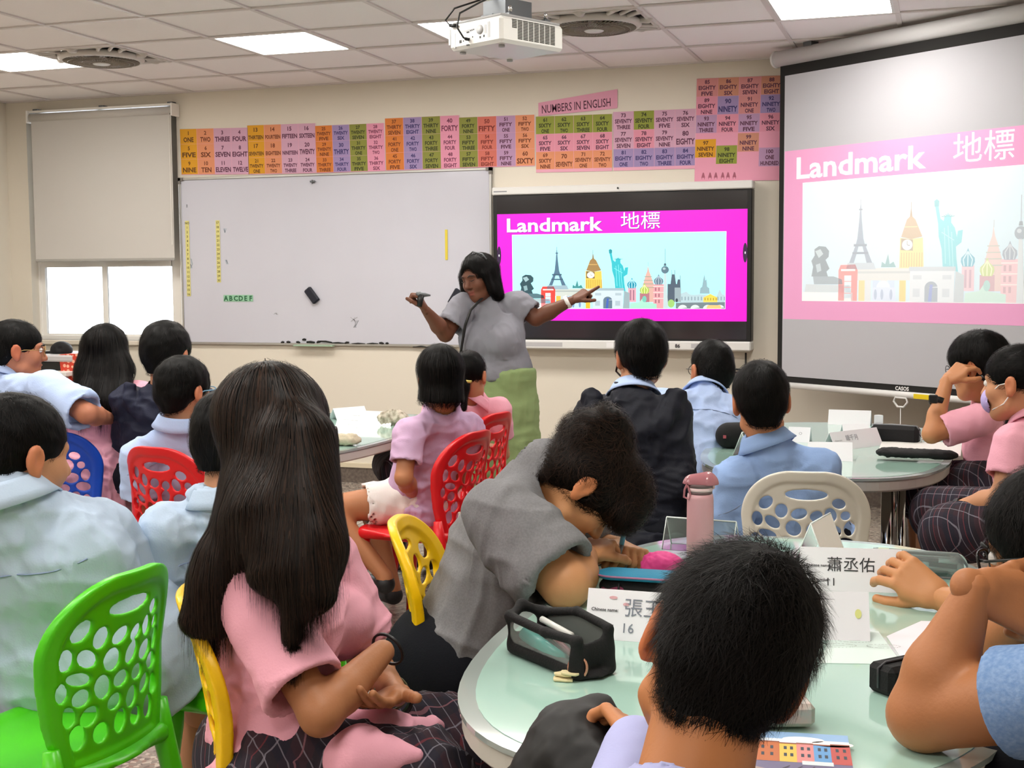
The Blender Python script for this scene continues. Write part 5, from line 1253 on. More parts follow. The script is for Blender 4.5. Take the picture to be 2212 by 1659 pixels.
t, hd, ar = person('teacher with long black hair in grey tee and green trousers pointing at the display', A(1036, 600, TD-.04), tn, A(1080, 806, TD), 262, '6b4230', 1.0, hyaw=248, hpitch=12, hroll=8, hair='long', hair_extra=longT, thick=.004, hn=1800, hl=.12, hw=.002, sh=(A(1112, 655, TD), A(1000, 660, TD-.03)), L=(el, wl), R=(er, wr),
   hands=[dict(d=nrm(A(1262, 632, TD-.05)-wl), n=np.array([.0, .5, -1.]), curl=(.0, .95, 1, 1), thumb=.2, side=1), dict(d=nrm(A(907, 640, TD-.27)-wr), n=np.array([-.9, -.3, 0.]), curl=(.75, .8, .85, .9), thumb=.6, side=-1)],
   top=cloth('teacher_grey', '85858e', .85), collar_=False, loose=.02, slen=.72, bottom=cloth('sage', '8a9e6c', .8), bstyle='pants', shirt_extra=t_extra, knees=[A(1125, 945, TD), A(1075, 945, TD-.05)], ankles=[A(1130, 1075, TD+.02), A(1078, 1078, TD-.02)], seed=31, foldamp=.0112, bulk=1.14, shw=.20, eyes=False, lips='7f443a', hands_res=.0032, hem=.035, bcut=.0, hres=.0045, skirt_extra=lambda f, fw, rt: [f.cap(A(u, 880, TD), A(u2, 1075, TD), .115, .125, .06, (fw, .85)) for u, u2 in ((1066, 1072), (1106, 1120))])
for x in (-1, 1):
    e = M(); e.tube([hd.p(x*.016, .096, .004), hd.p(x*.031, .099, -.001), hd.p(x*.046, .089, .003)], [.0012, .002, .001], 6); add_child(t, e, 'eyelashes', m_brow)
    e = M(); e.tube([hd.p(x*.014, .101, .022), hd.p(x*.030, .100, .028), hd.p(x*.048, .086, .022)], [.002, .003, .0012], 6); add_child(t, e, 'eyebrow', m_brow)
g = M(); g.tube([hd.p(.078, -.0, .085), hd.p(.090, .0, .04), hd.p(.094, .002, -.005)], .006, 8).tube([hd.p(-.078, .0, .085), hd.p(-.06, .0, .115), hd.p(0, .0, .138), hd.p(.06, .0, .115), hd.p(.078, 0, .085)], .004, 8)
add_child(t, g, 'headband', m_steel)
b_ = M(); 
fwT = np.array([math.cos(deg(252)), math.sin(deg(252)), 0])
pts = [A(1083, 618, TD)+fwT*.02, A(1072, 640, TD)+fwT*.11, A(1062, 668, TD)+fwT*.175, A(1052, 700, TD)+fwT*.18, A(1042, 735, TD)+fwT*.165, A(1032, 772, TD)+fwT*.15, A(1028, 800, TD)+fwT*.10]
b_.tube(pts, .007, 8); add_child(t, b_, 'crossbody_strap', m_black)
band(t, A(1226, 652, TD-.04), wl-el, .031, .02, .003, m_frame, 'wristband')
dc = M()
for i, (u, v) in enumerate(((1058, 815), (1070, 820), (1078, 812))):
    p = A(u, v-28, TD)+fwT*.14; dc.tube([p, p+[0, 0, -.05], p+[.01 if i != 1 else -.01, 0, -.1 if i != 1 else -.06]], .003, 6)
add_child(t, dc, 'drawstring', cloth('sage_cord', 'a9bb8a'))
tool = empty('laser_pointer', A(908, 640, TD-.3), label='grey and black pointer tool held up in the teacher right hand', cat='pointer')
p0 = np.array(tool.location)
def tl(m_, nm, mt): m_.v = [tuple(np.array(q)-p0) for q in m_.v]; m_.build(nm, mt, tool)
tl(M().tube([A(899, 634, TD-.3), A(908, 636, TD-.3), A(930, 638, TD-.3)], [.009, .016, .004], 10), 'barrel', m_steel); tl(M().tube([A(910, 636, TD-.3), A(905, 662, TD-.3)], [.017, .014], 10), 'grip', m_black)
# ------------------------------------------------------------------ front girl with long hair
def long7(f, h):
    q = h.v(0, 1, 0)
    f.cap(h.p(0, -.02, .04), A(592, 1100, 2.36), .086, .104, .04, (q, .9)); f.cap(A(640, 960, 2.33), A(665, 1180, 2.24), .072, .062, .04); f.cap(A(665, 1180, 2.24), A(676, 1270, 2.20), .055, .040, .04); f.cap(A(650, 1230, 2.21), A(630, 1370, 2.20), .040, .016, .03)
    f.cap(A(545, 1080, 2.34), A(470, 1250, 2.32), .066, .056, .04, (q, .75)); f.cap(A(468, 1250, 2.32), A(432, 1330, 2.31), .046, .034, .03); f.cap(A(490, 1200, 2.32), A(475, 1335, 2.31), .046, .028, .03); f.cap(A(600, 1130, 2.28), A(580, 1230, 2.23), .080, .035, .05)
nb7 = A(590, 1140, 2.44)
eR = A(692, 1545, 2.20); wR = A(826, 1408, 2.34); eL = A(790, 1425, 2.62); wL = A(856, 1500, 2.36)
t7, h7, a7 = person('girl with long brown-black hair in pink shirt, arms folded, nearest at left', A(596, 940, 2.42), nb7, A(590, 1655, 2.42), 52, 'a9714c', 1.0, hyaw=40, hpitch=6, hair='long', hair_extra=long7, thick=.002, hm=m_hair2, hn=11000, hl=.25, hw=.0016, res=.0075, sres=.0055, hres=.005,
   sh=(A(700, 1215, 2.58), A(528, 1262, 2.33)), R=(eR, wR), L=(eL, wL), slen=.80,
   hands=[dict(d=nrm(A(720, 1560, 2.16)-wL), n=np.array([-.1, .5, 1.]), curl=(.18, .22, .28, .34), thumb=-.25, side=1, spread=.10, tcurl=.15), 'none'],
   top=c_pink2, loose=.026, collar_=False, bottom=c_plaid, bstyle='skirt', knees=[A(1000, 1610, 2.62), A(930, 1700, 2.30)], seed=33, foldamp=.0165, hem=.09, ffreq=15, strand_kw=dict(grav=.93, droop=1, steps=14, jit=.03, lift=.004), hands_res=.003,
   shirt_extra=lambda f, fw, sp, rt, ar: (f.cap(A(615, 1620, 2.40), A(820, 1600, 2.38), .10, .05, .06), f.cap(A(830, 1600, 2.36), A(935, 1570, 2.50), .05, .016, .04), f.cap(A(780, 1640, 2.25), A(900, 1635, 2.24), .06, .014, .04), f.cap(A(640, 1330, 2.45), A(740, 1340, 2.52), .09, .06, .05)))
band(t7, A(838, 1402, 2.43), wR-eR, .031, .005, .004, m_black, 'hair_tie')
band(t7, A(852, 1512, 2.42)+0, wL-eL, .030, .022, .004, m_black, 'watch_strap'); band(t7, A(845, 1497, 2.42), wL-eL, .030, .006, .0035, mat('olive', '7c7a5c', .5), 'bracelet')
glasses(t7, h7, None, .024)
# ------------------------------------------------------------------ boy writing with his head down
D8 = 2.98
e8, w8 = A(1222, 1262, 2.72), A(1268, 1200, 2.95); e8l, w8l = A(1262, 1200, 3.2), A(1335, 1180, 3.12)
def bun(f, h):
    f.ell(h.p(.0, -.075, .115), (.062, .062, .048), .03, h.R); f.ell(h.p(.02, -.10, .06), (.06, .05, .05), .03, h.R); f.ell(h.p(0, .06, .085), (.075, .06, .055), .03, h.R); f.ell(h.p(.04, .09, .05), (.05, .045, .05), .03, h.R)
t8, h8, a8 = person('boy with messy dark hair in grey tee writing with his head down', A(1258, 1050, D8), A(1176, 1018, 3.0), A(1000, 1425, 3.08), 30, 'c68e62', 1.04, arm_=1.12, hyaw=20, hpitch=60, hroll=-6, hair='short', thick=.010, hair_extra=bun, hn=5200, hl=.085, hw=.0014, hm=m_hair2, sh=(A(1180, 1040, 3.2), A(1078, 1110, 2.82)), R=(e8, w8), L=(e8l, w8l), slen=.86, bulk=1.28, nr=.056,
   hands=[dict(d=nrm(A(1372, 1190, 3.05)-w8l), n=np.array([.1, -.5, -1.]), curl=(.55, .65, .75, .8), thumb=.5, side=-1, tcurl=.5), dict(d=nrm(A(1292, 1178, 3.0)-w8), n=np.array([0, 0, -1.]), curl=(.7, .8, .9, .9), side=1)],
   top=c_grey, collar_=False, loose=.024, bottom=c_pant, seed=34, foldamp=.0135, res=.009, hres=.0048, knees=[A(1130, 1420, 3.45), A(1120, 1500, 3.0)], ankles=[A(1130, 1700, 3.5), A(1110, 1750, 3.1)], hem=.02, bcut=.2, skirt_extra=lambda f, fw, rt: f.cap(A(985, 1440, 3.08), A(1060, 1450, 3.05), .17, .13, .04), ffreq=10, strand_kw=dict(curl=.9, jit=.5, steps=7, lift=.016, grav=.3), hands_res=.003, shw=.18)
pn = empty('pen', A(1342, 1205, 3.03), label='light blue pen in the writing boy hand', cat='pen'); p0 = np.array(pn.location)
a, b, c = A(1338, 1208, 3.02), A(1343, 1175, 3.02), A(1352, 1128, 3.0)
for m_, nm, mt in ((M().tube([b, c], .006, 10), 'barrel', mat('pen_blue', '62b0d6', .3)), (M().tube([a, b], [.0015, .006], 10), 'tip', m_steel)):
    m_.v = [tuple(np.array(q)-p0) for q in m_.v]; m_.build(nm, mt, pn)
# print on his back
pr = Print(); pr.ell(0, 0, .028, .034, '3a3d42', 0); pr.ell(0, 0, .022, .028, '808083', 1); pr.ell(.002, -.004, .006, .008, '3a3d42', 2)
# ------------------------------------------------------------------ boy seen from behind, foreground
def fl17(f, h): f.cap(h.p(-.04, -.065, -.03), h.p(-.03, -.062, -.085), .045, .035, .03); f.cap(h.p(.04, -.065, -.03), h.p(.03, -.062, -.085), .045, .035, .03)
h17 = A(1564, 1418, 1.31)
t17, hd17, a17 = person('boy with short black hair seen from behind, nearest to the camera', h17, A(1478, 1770, 1.22), A(1460, 2300, 1.2), 100, 'b9794c', .92, hyaw=106, hpitch=12, hroll=25, foldamp=.004, hair='short', thick=.004, hn=16000, hl=.034, hw=.0008, hres=.0042, res=.008, sh=(A(1330, 1850, 1.25), A(1760, 1830, 1.2)), L=(A(1310, 1830, 1.42), A(1372, 1598, 1.62)), R=(A(1800, 2000, 1.4), A(1750, 1900, 1.7)),
   hands=[dict(d=nrm(A(1325, 1530, 1.72)-A(1372, 1598, 1.62)), n=np.array([-.6, .1, -.6]), curl=(.5, .55, .6, .6), thumb=.3, side=1), None], top=cloth('lavender', 'a9acd6', .8), loose=.02, collar_=False, bottom=c_short, seed=35, hem=.05, slen=1.0, sleeve='long', strand_kw=dict(steps=5, lift=.014, jit=.35, grav=.45), nr=.056, hands_res=.0028)
# ------------------------------------------------------------------ boy at the right edge with glasses, chin on his hand
e18, w18 = A(1995, 1545, 1.88), A(2106, 1272, 1.86); e18b, w18b = A(2125, 1408, 2.16), A(2215, 1335, 2.0)
t18, h18, a18 = person('boy with black glasses in blue ringer tee, chin on his hand, right edge', A(2290, 1190, 1.98), A(2370, 1310, 2.0), A(2450, 1750, 1.9), 165, 'ab7048', 1.04, arm_=1.25, hsc=1.12, hyaw=163, hpitch=14, hair='short', thick=.006, hn=6000, hl=.035, hw=.001, hres=.0045, res=.008, sh=(A(2290, 1500, 1.74), A(2330, 1400, 2.15)), L=(e18, w18), R=(e18b, w18b), slen=.36, bulk=1.12,
   hands=[dict(d=nrm(A(2200, 1305, 1.86)-w18), n=np.array([.1, .9, -.45]), curl=(.30, .40, .55, .65), thumb=.3, side=-1, tcurl=.3), None], top=cloth('ringer_blue', '6f8fbd', .9, noise=.5, nscale=150, col2='98b0d2'), collar_=False, loose=.018, bottom=c_short, seed=36, hands_res=.0028, eyes=True, strand_kw=dict(steps=5, lift=.008, jit=.3))
glasses(t18, h18, None, .024, .0022, 'sq')
S, e, w = a18[0]; q = S+(e-S)*.33
band(t18, q, e-S, .064, .014, .006, c_wht, 'sleeve_stripe')
# ------------------------------------------------------------------ pupil just outside the frame whose hand holds the name card
w19 = A(2030, 1290, 2.66); e19 = A(2175, 1345, 2.55)
person('pupil at the right whose hand reaches for the name card', A(2420, 1010, 2.75), A(2430, 1120, 2.75), A(2500, 1500, 2.75), 175, 'c08558', 1.0, arm_=1.2, hsc=1.15, hair='short', sh=(A(2350, 1240, 2.6), A(2440, 1200, 2.95)), L=(e19, w19), hands=[dict(d=nrm(A(1950, 1235, 2.70)-w19), n=nrm(np.array([.1, .8, -.6])), curl=(.38, .46, .44, .40), thumb=.45, side=-1, spread=.26, tcurl=.4), None], top=c_blue, bottom=c_short, seed=37, slen=.6, hands_res=.0028)
# ------------------------------------------------------------------ things on the tables
def tz(u, v, z=TZ): p = atz(u, v, z); return np.array([p[0], p[1], z])
m_card = mat('card_white', 'e9e8ee', .7)
def name_card(u0, v0, u1, v1, hgt, label, col='e9e8ee', texts=(), group='folded name cards', depth=.07, lean=.35):
    """folded tent card whose near bottom edge runs from pixel 0 to pixel 1"""
    a, b = tz(u0, v0), tz(u1, v1); ex = nrm(b-a); w = float(np.linalg.norm(b-a)); c = (a+b)/2; n = np.array([-ex[1], ex[0], 0])
    if n@(CAMP-c) > 0: n = -n      # n points away from the camera
    t = empty('name_card', c, label=label, cat='name card', group=group); sl = depth/2
    up = np.array([0, 0, 1.])
    top = n*sl+up*hgt
    for nm, p0, p1 in (('front_flap', np.zeros(3), top), ('back_flap', n*2*sl, top)):
        m_ = M(); e = ex*w/2; k = nrm(np.cross(ex, p1-p0))*.0006
        P = [-e+p0-k, e+p0-k, e+p1-k, -e+p1-k, -e+p0+k, e+p0+k, e+p1+k, -e+p1+k]; m_.add(P, [(0, 1, 2, 3), (7, 6, 5, 4), (0, 4, 5, 1), (1, 5, 6, 2), (2, 6, 7, 3), (3, 7, 4, 0)])
        m_.build(nm, m_card, t)
    if texts:
        pr = Print(); L_ = float(np.linalg.norm(top))
        for s_, x, y, h_, c_, *r in texts: pr.text(s_, x*w-w/2, y*L_, h_, c_, 1, 'LEFT', r[0] if r else 0) if isinstance(s_, str) else s_(pr, w, L_)
        ez = nrm(top); nn = nrm(np.cross(ex, ez)); f_ = frame_m(-n*.0012+np.array([0, 0, .0004]), ex, ez); put(pr, 'lettering', f_, m_print, t)
    return t
G1 = 'folded white name cards on the near table'
def doodle(pr, w, L_):
    pr.ell(-w*.18, L_*.84, .008, .003, 'd9a7ae', 1); pr.ell(-w*.02, L_*.72, .006, .003, 'd9a7ae', 1)
def logo(pr, w, L_): pr.ell(.03, L_*.55, .006, .009, 'd9db8c', 1)
name_card(1262, 1378, 1440, 1392, .088, 'white name card for seat 16, left on the near table', group=G1, texts=(('Chinese name:', .06, .56, .0062, '3c3c40', .02), ('Seat number:', .05, .26, .0062, '3c3c40', .02), ('張玉', .47, .52, .026, '7a7f8c'), ('16', .47, .16, .018, '7a7f8c'), (doodle, 0, 0, 0, '')))
name_card(1728, 1274, 1950, 1282, .088, 'white name card for seat 11, held by the reaching hand', group=G1, texts=(('Chinese name:', .06, .55, .0062, '3c3c40', .02), ('Seat number:', .08, .22, .0062, '3c3c40', .02), ('蕭丞佑', .27, .48, .024, '2e2e32'), ('11', .27, .12, .017, '2e2e32')))
name_card(1760, 1382, 1880, 1386, .085, 'white name card turned round, behind the nearest boy', group=G1, texts=((logo, 0, 0, 0, ''),))
# clear acrylic stands
m_acr = mat('acrylic', 'f2fbf8', .03, trans=.9, ior=1.2, spec=.5)
def acrylic(u0, v0, u1, v1, hgt, label, depth=.08):
    a, b = tz(u0, v0), tz(u1, v1); ex = nrm(b-a); w = float(np.linalg.norm(b-a)); c = (a+b)/2; n = np.array([-ex[1], ex[0], 0]); t = empty('acrylic_card_stand', c, label=label, cat='card stand', group='clear acrylic tent stands')
    for nm, y0 in (('front_panel', -depth/2), ('back_panel', depth/2)):
        m_ = M(); e = ex*w/2; p0 = n*y0; p1 = np.array([0, 0, hgt]); k = nrm(np.cross(ex, p1-p0))*.0012; P = [-e+p0-k, e+p0-k, e+p1-k, -e+p1-k, -e+p0+k, e+p0+k, e+p1+k, -e+p1+k]; m_.add(P, [(0, 1, 2, 3), (7, 6, 5, 4), (0, 4, 5, 1), (1, 5, 6, 2), (2, 6, 7, 3), (3, 7, 4, 0)]); m_.build(nm, m_acr, t)
        for s_ in (-1, 1): M().tube([e*s_+p0, e*s_+p1], .0016, 5).build('edge', mat('acrylic_edge', 'e6efec', .2), t)
    M().tube([-ex*w/2+[0, 0, hgt], ex*w/2+[0, 0, hgt]], .0022, 6).build('ridge', mat('acrylic_edge', 'e6efec', .2), t)
acrylic(1440, 1180, 1590, 1192, .075, 'clear acrylic tent stand behind the pink water bottle')
acrylic(1750, 1222, 1792, 1195, .10, 'clear acrylic tent stand seen end-on behind the seat 11 name card')
# pink water bottle
p = tz(1512, 1202)
t = empty('water_bottle', p, label='translucent pink water bottle with flip lid', cat='water bottle')
m_pk = mat('pink_plastic', 'f8bfc7', .3, trans=.35, spec=.4); m_pk2 = mat('pink_lid', 'd98f98', .15, trans=.45); m_pg = mat('lid_grey', '6e5a5c', .3)
M().lathe([(.0, 0), (.033, .001), (.036, .006), (.0365, .06), (.036, .12), (.0355, .16), (.034, .172), (.0, .172)], n=32).build('body', m_pk, t)
M().lathe([(.030, .172), (.0325, .174), (.0325, .178), (.030, .180)], n=32).build('lower_ring', m_pg, t)
M().lathe([(.030, .179), (.0335, .181), (.0335, .189), (.031, .191)], n=32).build('upper_ring', mat('pink_pale', 'f3d5d8', .3), t)
M().lathe([(.030, .190), (.034, .191), (.034, .197), (.033, .200), (.0, .200)], n=32).build('collar', m_pg, t)
F_ = Field(.003); F_.cap((-.022, 0, .200), (.020, 0, .214), .018, .017, .01); F_.cap((-.02, 0, .196), (.02, 0, .20), .028, .030, .01); F_.plane((0, 0, .198), (0, 0, -1), .001); V, Q = F_.run().mesh(); mesh_np('flip_lid', V, [Q], m_pk2, t)
M().lathe([(.005, -.004), (.005, .004)], n=12, axis='y').build('hinge_pin', m_pk2, t).location = (-.026, -.022, .203)
M().tube([(-.030, -.02, .204), (-.038, -.024, .185), (-.040, -.024, .165), (-.026, -.028, .160), (-.022, -.026, .172), (-.030, -.022, .196)], .003, 8, closed=True).build('carry_loop', m_pk2, t)
o = M().box(.033, -.006, .186, .039, .006, .203, bev=.002).build('latch', mat('pink_pale', 'f3d5d8', .3), t)
def soft(f_, name, m_, t, amp=0, fr=60, seed=1, local=None):
    V, Q = f_.run().mesh()
    if amp: V = folds(V, Q, amp, fr, seed)
    return mesh_np(name, V, [Q], m_, t)
def axes(u0, v0, u1, v1):
    a, b = tz(u0, v0), tz(u1, v1); return a, b, math.atan2(b[1]-a[1], b[0]-a[0]), float(np.linalg.norm(b-a))
m_bfab = mat('black_fabric', '0b0b0d', .8, bump=.2, bscale=300)
# open black pencil pouch with teal contents
p = tz(1208, 1432); t = empty('pencil_pouch', p, math.radians(-38), label='open black pencil pouch with clear side and teal contents', cat='pencil case')
F_ = Field(.0035)
for a_, b_ in (((-.085, -.028, .012), (.085, -.028, .012)), ((-.085, .030, .012), (.085, .030, .012))): F_.cap(a_, b_, .012, k=.006)
F_.cap((-.088, -.03, .02), (-.092, -.034, .062), .005, k=.01); 
F_.cap((.088, -.028, .012), (.088, -.030, .060), .010, .008, k=.01); F_.cap((.088, .028, .012), (.088, .030, .065), .010, .008, k=.01); F_.cap((.086, -.02, .03), (.086, .02, .035), .022, k=.01, sq=((1, 0, 0), .35))
F_.cap((-.09, .028, .012), (-.09, .030, .055), .008, k=.01); F_.cap((-.088, -.02, .02), (-.088, .02, .02), .014, k=.01)
F_.cap((-.08, 0, .006), (.08, 0, .006), .03, k=.01, sq=((0, 0, 1), .2))
F_.cap((-.09, -.034, .062), (.02, -.040, .060), .0075, k=.006); F_.cap((.02, -.040, .060), (.09, -.03, .060), .0075, k=.006); F_.cap((-.088, .030, .060), (.0, .036, .078), .007, k=.006); F_.cap((0, .036, .078), (.09, .03, .072), .007, k=.006); F_.cap((-.09, -.03, .06), (-.105, 0, .072), .008, k=.01); F_.cap((-.105, 0, .072), (-.09, .03, .06), .008, k=.01)
soft(F_, 'shell', m_bfab, t)
m_clear = mat('clear_vinyl', 'd8e0e0', .08, alpha=.15)
M().box(-.085, -.036, .016, .08, -.0348, .058).build('clear_window', m_clear, t); M().box(-.085, .035, .016, .085, .0362, .070).build('inner_lining', mat('lining_grey', '6c726f', .7), t)
o = M().tube([(-.075, -.022, .040), (.045, -.024, .018)], .013, 12).build('glue_stick', mat('teal', '128f86', .35)); 
def top_on(o, t, label, cat): o.matrix_world = Matrix.Translation(t.location) @ Matrix.Rotation(t.rotation_euler.z, 4, 'Z'); return tag(o, label, cat)
top_on(o, t, 'teal tube lying inside the black pencil pouch', 'tube')
top_on(M().tube([(-.03, -.004, .052), (.06, -.018, .034)], .005, 8).build('pen', mat('pen_maroon', '6d1f33', .3)), t, 'maroon pen inside the black pencil pouch', 'pen')
top_on(M().tube([(-.07, .012, .062), (.03, .006, .055)], .006, 8).build('pen', mat('pen_white', 'd9dad6', .3)), t, 'white pen across the mouth of the black pencil pouch', 'pen')
pr = Print(); pr.text('Chill Life', -.01, .040, .006, 'c9ccd0', 1, bold=.02); put(pr, 'lettering', frame_m((0, -.0375, .012), (1, 0, 0), (0, 0, 1)), m_print, t)
t.scale = (1.12, 1.12, 1.12)
k = empty('keychain', tz(1232, 1470), label='rose-gold ring with cream wooden charms by the black pouch', cat='keychain')
ring = [(.016*math.cos(a)+.012, .004+.004*math.sin(a), .022+.018*math.sin(a)) for a in np.linspace(0, 6.28, 21)[:-1]]
M().tube(ring, .0025, 8, closed=True).build('ring', mat('rose_gold', 'd9a58c', .25, metal=.8), k)
ch_ = mat('charm_cream', 'd9cba0', .5)
rr = random.Random(4)
for i, (x, y, z) in enumerate(((-.012, -.004, .001), (-.006, .004, .007), (.002, -.002, .012))):
    M().prism([((.020+rr.uniform(-.005, .005))*math.cos(a)+x, (.013+rr.uniform(-.003, .003))*math.sin(a)+y) for a in np.linspace(0, 6.28, 13)[:-1]], z, z+.004, bev=.001).build('charm', ch_, k)
M().tube([(.012, 0, .006), (.016, .002, .012), (.014, .001, .02)], .003, 6).build('clasp', m_chrome, k)
# blue zipped case with black base, pink bag behind
p = tz(1375, 1290); t = empty('pencil_case', p, math.radians(2), label='blue and black zipped oval pencil case beside the writing boy', cat='pencil case')
F_ = Field(.004); F_.cap((-.045, 0, .022), (.08, 0, .022), .036, k=0, sq=((0, 0, 1), .60)); F_.plane((0, 0, .002), (0, 0, -1), .002); soft(F_, 'base', m_bfab, t)
F_ = Field(.004); F_.cap((-.047, 0, .048), (.08, 0, .048), .040, k=0, sq=((0, 0, 1), .28)); soft(F_, 'lid', mat('case_blue', '1c7fa3', .6, bump=.15, bscale=300), t)
rg_ = [(-.047+.0405*math.cos(a), .0405*math.sin(a), .050) for a in np.linspace(math.pi/2, 3*math.pi/2, 12)]+[(.08+.0405*math.cos(a), .0405*math.sin(a), .050) for a in np.linspace(-math.pi/2, math.pi/2, 12)]
M().tube(rg_, .0022, 6, closed=True).build('piping', mat('piping_mauve', 'a86f93', .5), t)
M().tube([(-.03, -.038, .036), (-.03, -.044, .028), (-.03, -.044, .008)], .0022, 6).build('zip_pull', m_black, t)
F_ = Field(.004); F_.cap((-.06, -.02, .016), (-.03, -.03, .016), .014, k=.01); soft(F_, 'side_tab', mat('maroon_fabric', '6a2440', .7), t)
p = tz(1432, 1262); t = empty('pink_pouch', p, label='crumpled pink and navy pouch behind the nearest boy', cat='pouch'); F_ = Field(.004); F_.cap((-.02, 0, .03), (.04, 0, .03), .03, .026, .02); F_.ell((.0, 0, .055), (.035, .028, .018), .02); soft(F_, 'top', mat('pouch_pink', 'd23f86', .6), t, .004, 60); F_ = Field(.004); F_.cap((-.022, 0, .018), (.042, 0, .018), .032, .028, .02); F_.plane((0, 0, .001), (0, 0, -1), .002); soft(F_, 'bottom', mat('pouch_navy', '1c3350', .6), t)
# clear pencil case
a, b, an, w = axes(1885, 1243, 2070, 1256); c = (a+b)/2; t = empty('clear_pencil_case', c+np.array([0, .025, 0]), an, label='clear zipped pencil case with green, blue and red pens', cat='pencil case')
F_ = Field(.0035); F_.cap((-w/2+.01, 0, .03), (w/2-.01, 0, .03), .030, k=0, sq=((0, 1, 0), .8)); F_.cap((-w/2+.015, 0, .03), (w/2-.015, 0, .03), .026, .026, .001, ((0, 1, 0), .8), '-'); soft(F_, 'vinyl_shell', mat('vinyl', 'cfd8d4', .12, trans=.75, ior=1.08), t)
M().tube([(-w/2+.0, -.006, .057), (w/2-.0, -.006, .057)], .0035, 8).tube([(-w/2-.016, 0, .03), (-w/2, -.006, .057)], .003, 6).build('zip', mat('zip_grey', '8f9a98', .5), t)
M().tube([(w/2+.012, -.0, .008), (w/2+.018, -.0, .03), (w/2, -.004, .056)], .003, 8).build('edge_piping', mat('zip_grey', '8f9a98', .5), t)
M().box(-w/2+.01, -.012, .056, -w/2+.035, .004, .060, bev=.001).build('zip_tab', mat('tab_green', 'b9c4a0', .5), t)
for i, (x0, x1, z, cl, nm) in enumerate(((-.07, -.01, .046, '7fb53a', 'green'), (0, .05, .042, '2c7fa8', 'blue'), (.03, .09, .03, 'c9434c', 'red'), (-.06, .02, .018, '2f3a3c', 'dark'), (.0, .07, .014, 'd8dcda', 'white'))):
    top_on(M().tube([(x0, -.008+.003*i, z), (x1, -.006, z-.002)], .006, 8).build('pen', mat('pen_'+nm, cl, .3)), t, nm+' pen inside the clear pencil case', 'pen')
# black case beside the right boy's elbow
a, b, an, w = axes(1905, 1500, 1990, 1530); t = empty('pencil_case', tz(1950, 1490), math.radians(48), label='black box-shaped pencil case behind the right boy elbow', cat='pencil case')
F_ = Field(.004); F_.cap((-.05, 0, .027), (.06, 0, .027), .024, k=0); 
M().box(-.055, -.028, .001, .075, .028, .05, bev=.008).build('body', m_bfab, t); M().tube([(-.055, 0, .012), (-.056, 0, .045), (-.04, 0, .052), (.07, 0, .052)], .0025, 6).build('zip', mat('zip_black', '2c2e32', .4), t)
# papers under and on the glass
def paper(name, pts, label, print_=None, col='e4e2ea', cat='paper', th=.0008, m_=None):
    P = [tz(*q) for q in pts]; c = sum(P)/len(P); t = empty(name, c, label=label, cat=cat); M().prism([(q[0]-c[0], q[1]-c[1]) for q in P][::1], .0002, th).build('sheet', m_ or mat('paper_'+col, col, .6), t)
    if print_: pr = Print(); print_(pr); ex = nrm(P[1]-P[0]); put(pr, 'print', frame_m((0, 0, th+.0003), ex, np.cross([0, 0, 1], ex)), m_print, t)
    return t
def maps(pr):
    r_ = random.Random(2)
    for cx, cy in ((-.035, 0), (.045, 0), (0, .035)):
        n = 26
        for i in range(n):
            a0, a1 = 2*math.pi*i/n, 2*math.pi*(i+.6)/n; pr.line([(cx+.03*math.cos(a0), cy+.012*math.sin(a0)), (cx+.03*math.cos(a1)+r_.uniform(-.002, .002), cy+.012*math.sin(a1))], .0012, '5d6460', 1)
        pr.line([(cx-.01, cy), (cx+.01, cy)], .001, '8a9490', 1)
paper('map_sheet', ((1770, 1433), (1950, 1436), (1898, 1365), (1800, 1360)), 'thin sheet with pencil-drawn ovals behind the turned name card', maps, 'd3e4df')
paper('paper_sheet', ((1945, 1420), (2090, 1440), (2120, 1345), (1990, 1342), (1915, 1375)), 'white paper sheet under the right boy arms')
# magazine and tissue pack
P = [tz(1590, 1659), tz(1790, 1672), tz(1795, 1566), tz(1640, 1568)]; c = sum(P)/4; t = empty('magazine', c, label='magazine with a photo of colourful canal houses', cat='magazine')
ex = nrm(P[1]-P[0]); ey = np.cross([0, 0, 1], ex); w, hh = .17, .21
mg = M().box(-w/2, -hh/2-.06, .0002, w/2, hh/2-.06, .006); o = mg.build('pages', mat('page_white', 'dedcd6', .7), t); o.rotation_euler = (0, 0, math.atan2(ex[1], ex[0]))
pr = Print(); X = lambda x: -w/2+x*w; Y = lambda y: hh/2-.06-y*hh
def PR(x0, y0, x1, y1, c, l=1): pr.poly([(X(x0), Y(y1)), (X(x1), Y(y1)), (X(x1), Y(y0)), (X(x0), Y(y0))], c, l)
PR(0, 0, 1, 1, '8fb3dc', 0); PR(0, .14, 1, .3, 'd8e2ee'); pr.ell(X(.62), Y(.14), .03, .012, 'f0f2f6', 2); pr.ell(X(.86), Y(.2), .03, .012, 'f3e6e6', 2)
for x0, x1, y, c in ((0, .1, .26, '6b7f96'), (.1, .22, .24, '6fa0c8'), (.22, .42, .22, 'b9673a'), (.42, .56, .24, 'dcb64e'), (.56, .70, .23, 'd08484'), (.70, .84, .24, '5f97cc'), (.84, 1, .22, 'b94f4a')):
    PR(x0, y, x1, .58, c, 2); PR(x0, y-.02, x1, y, '8d4a34', 3)
    for yy in (.29, .42):
        for xx in (.25, .62): PR(x0+(x1-x0)*xx, yy, x0+(x1-x0)*xx+.025, yy+.06, '2f3a48', 3)
PR(0, .58, 1, 1, '6d6787'); pr.poly([(X(0), Y(.62)), (X(1), Y(.95)), (X(1), Y(1)), (X(0), Y(.72))], 'a08f8c', 2); PR(.6, .55, .85, .62, 'cfd9e0', 3); pr.poly([(X(0), Y(.8)), (X(.3), Y(.86)), (X(.2), Y(1)), (X(0), Y(1))], '3f93c9', 3)
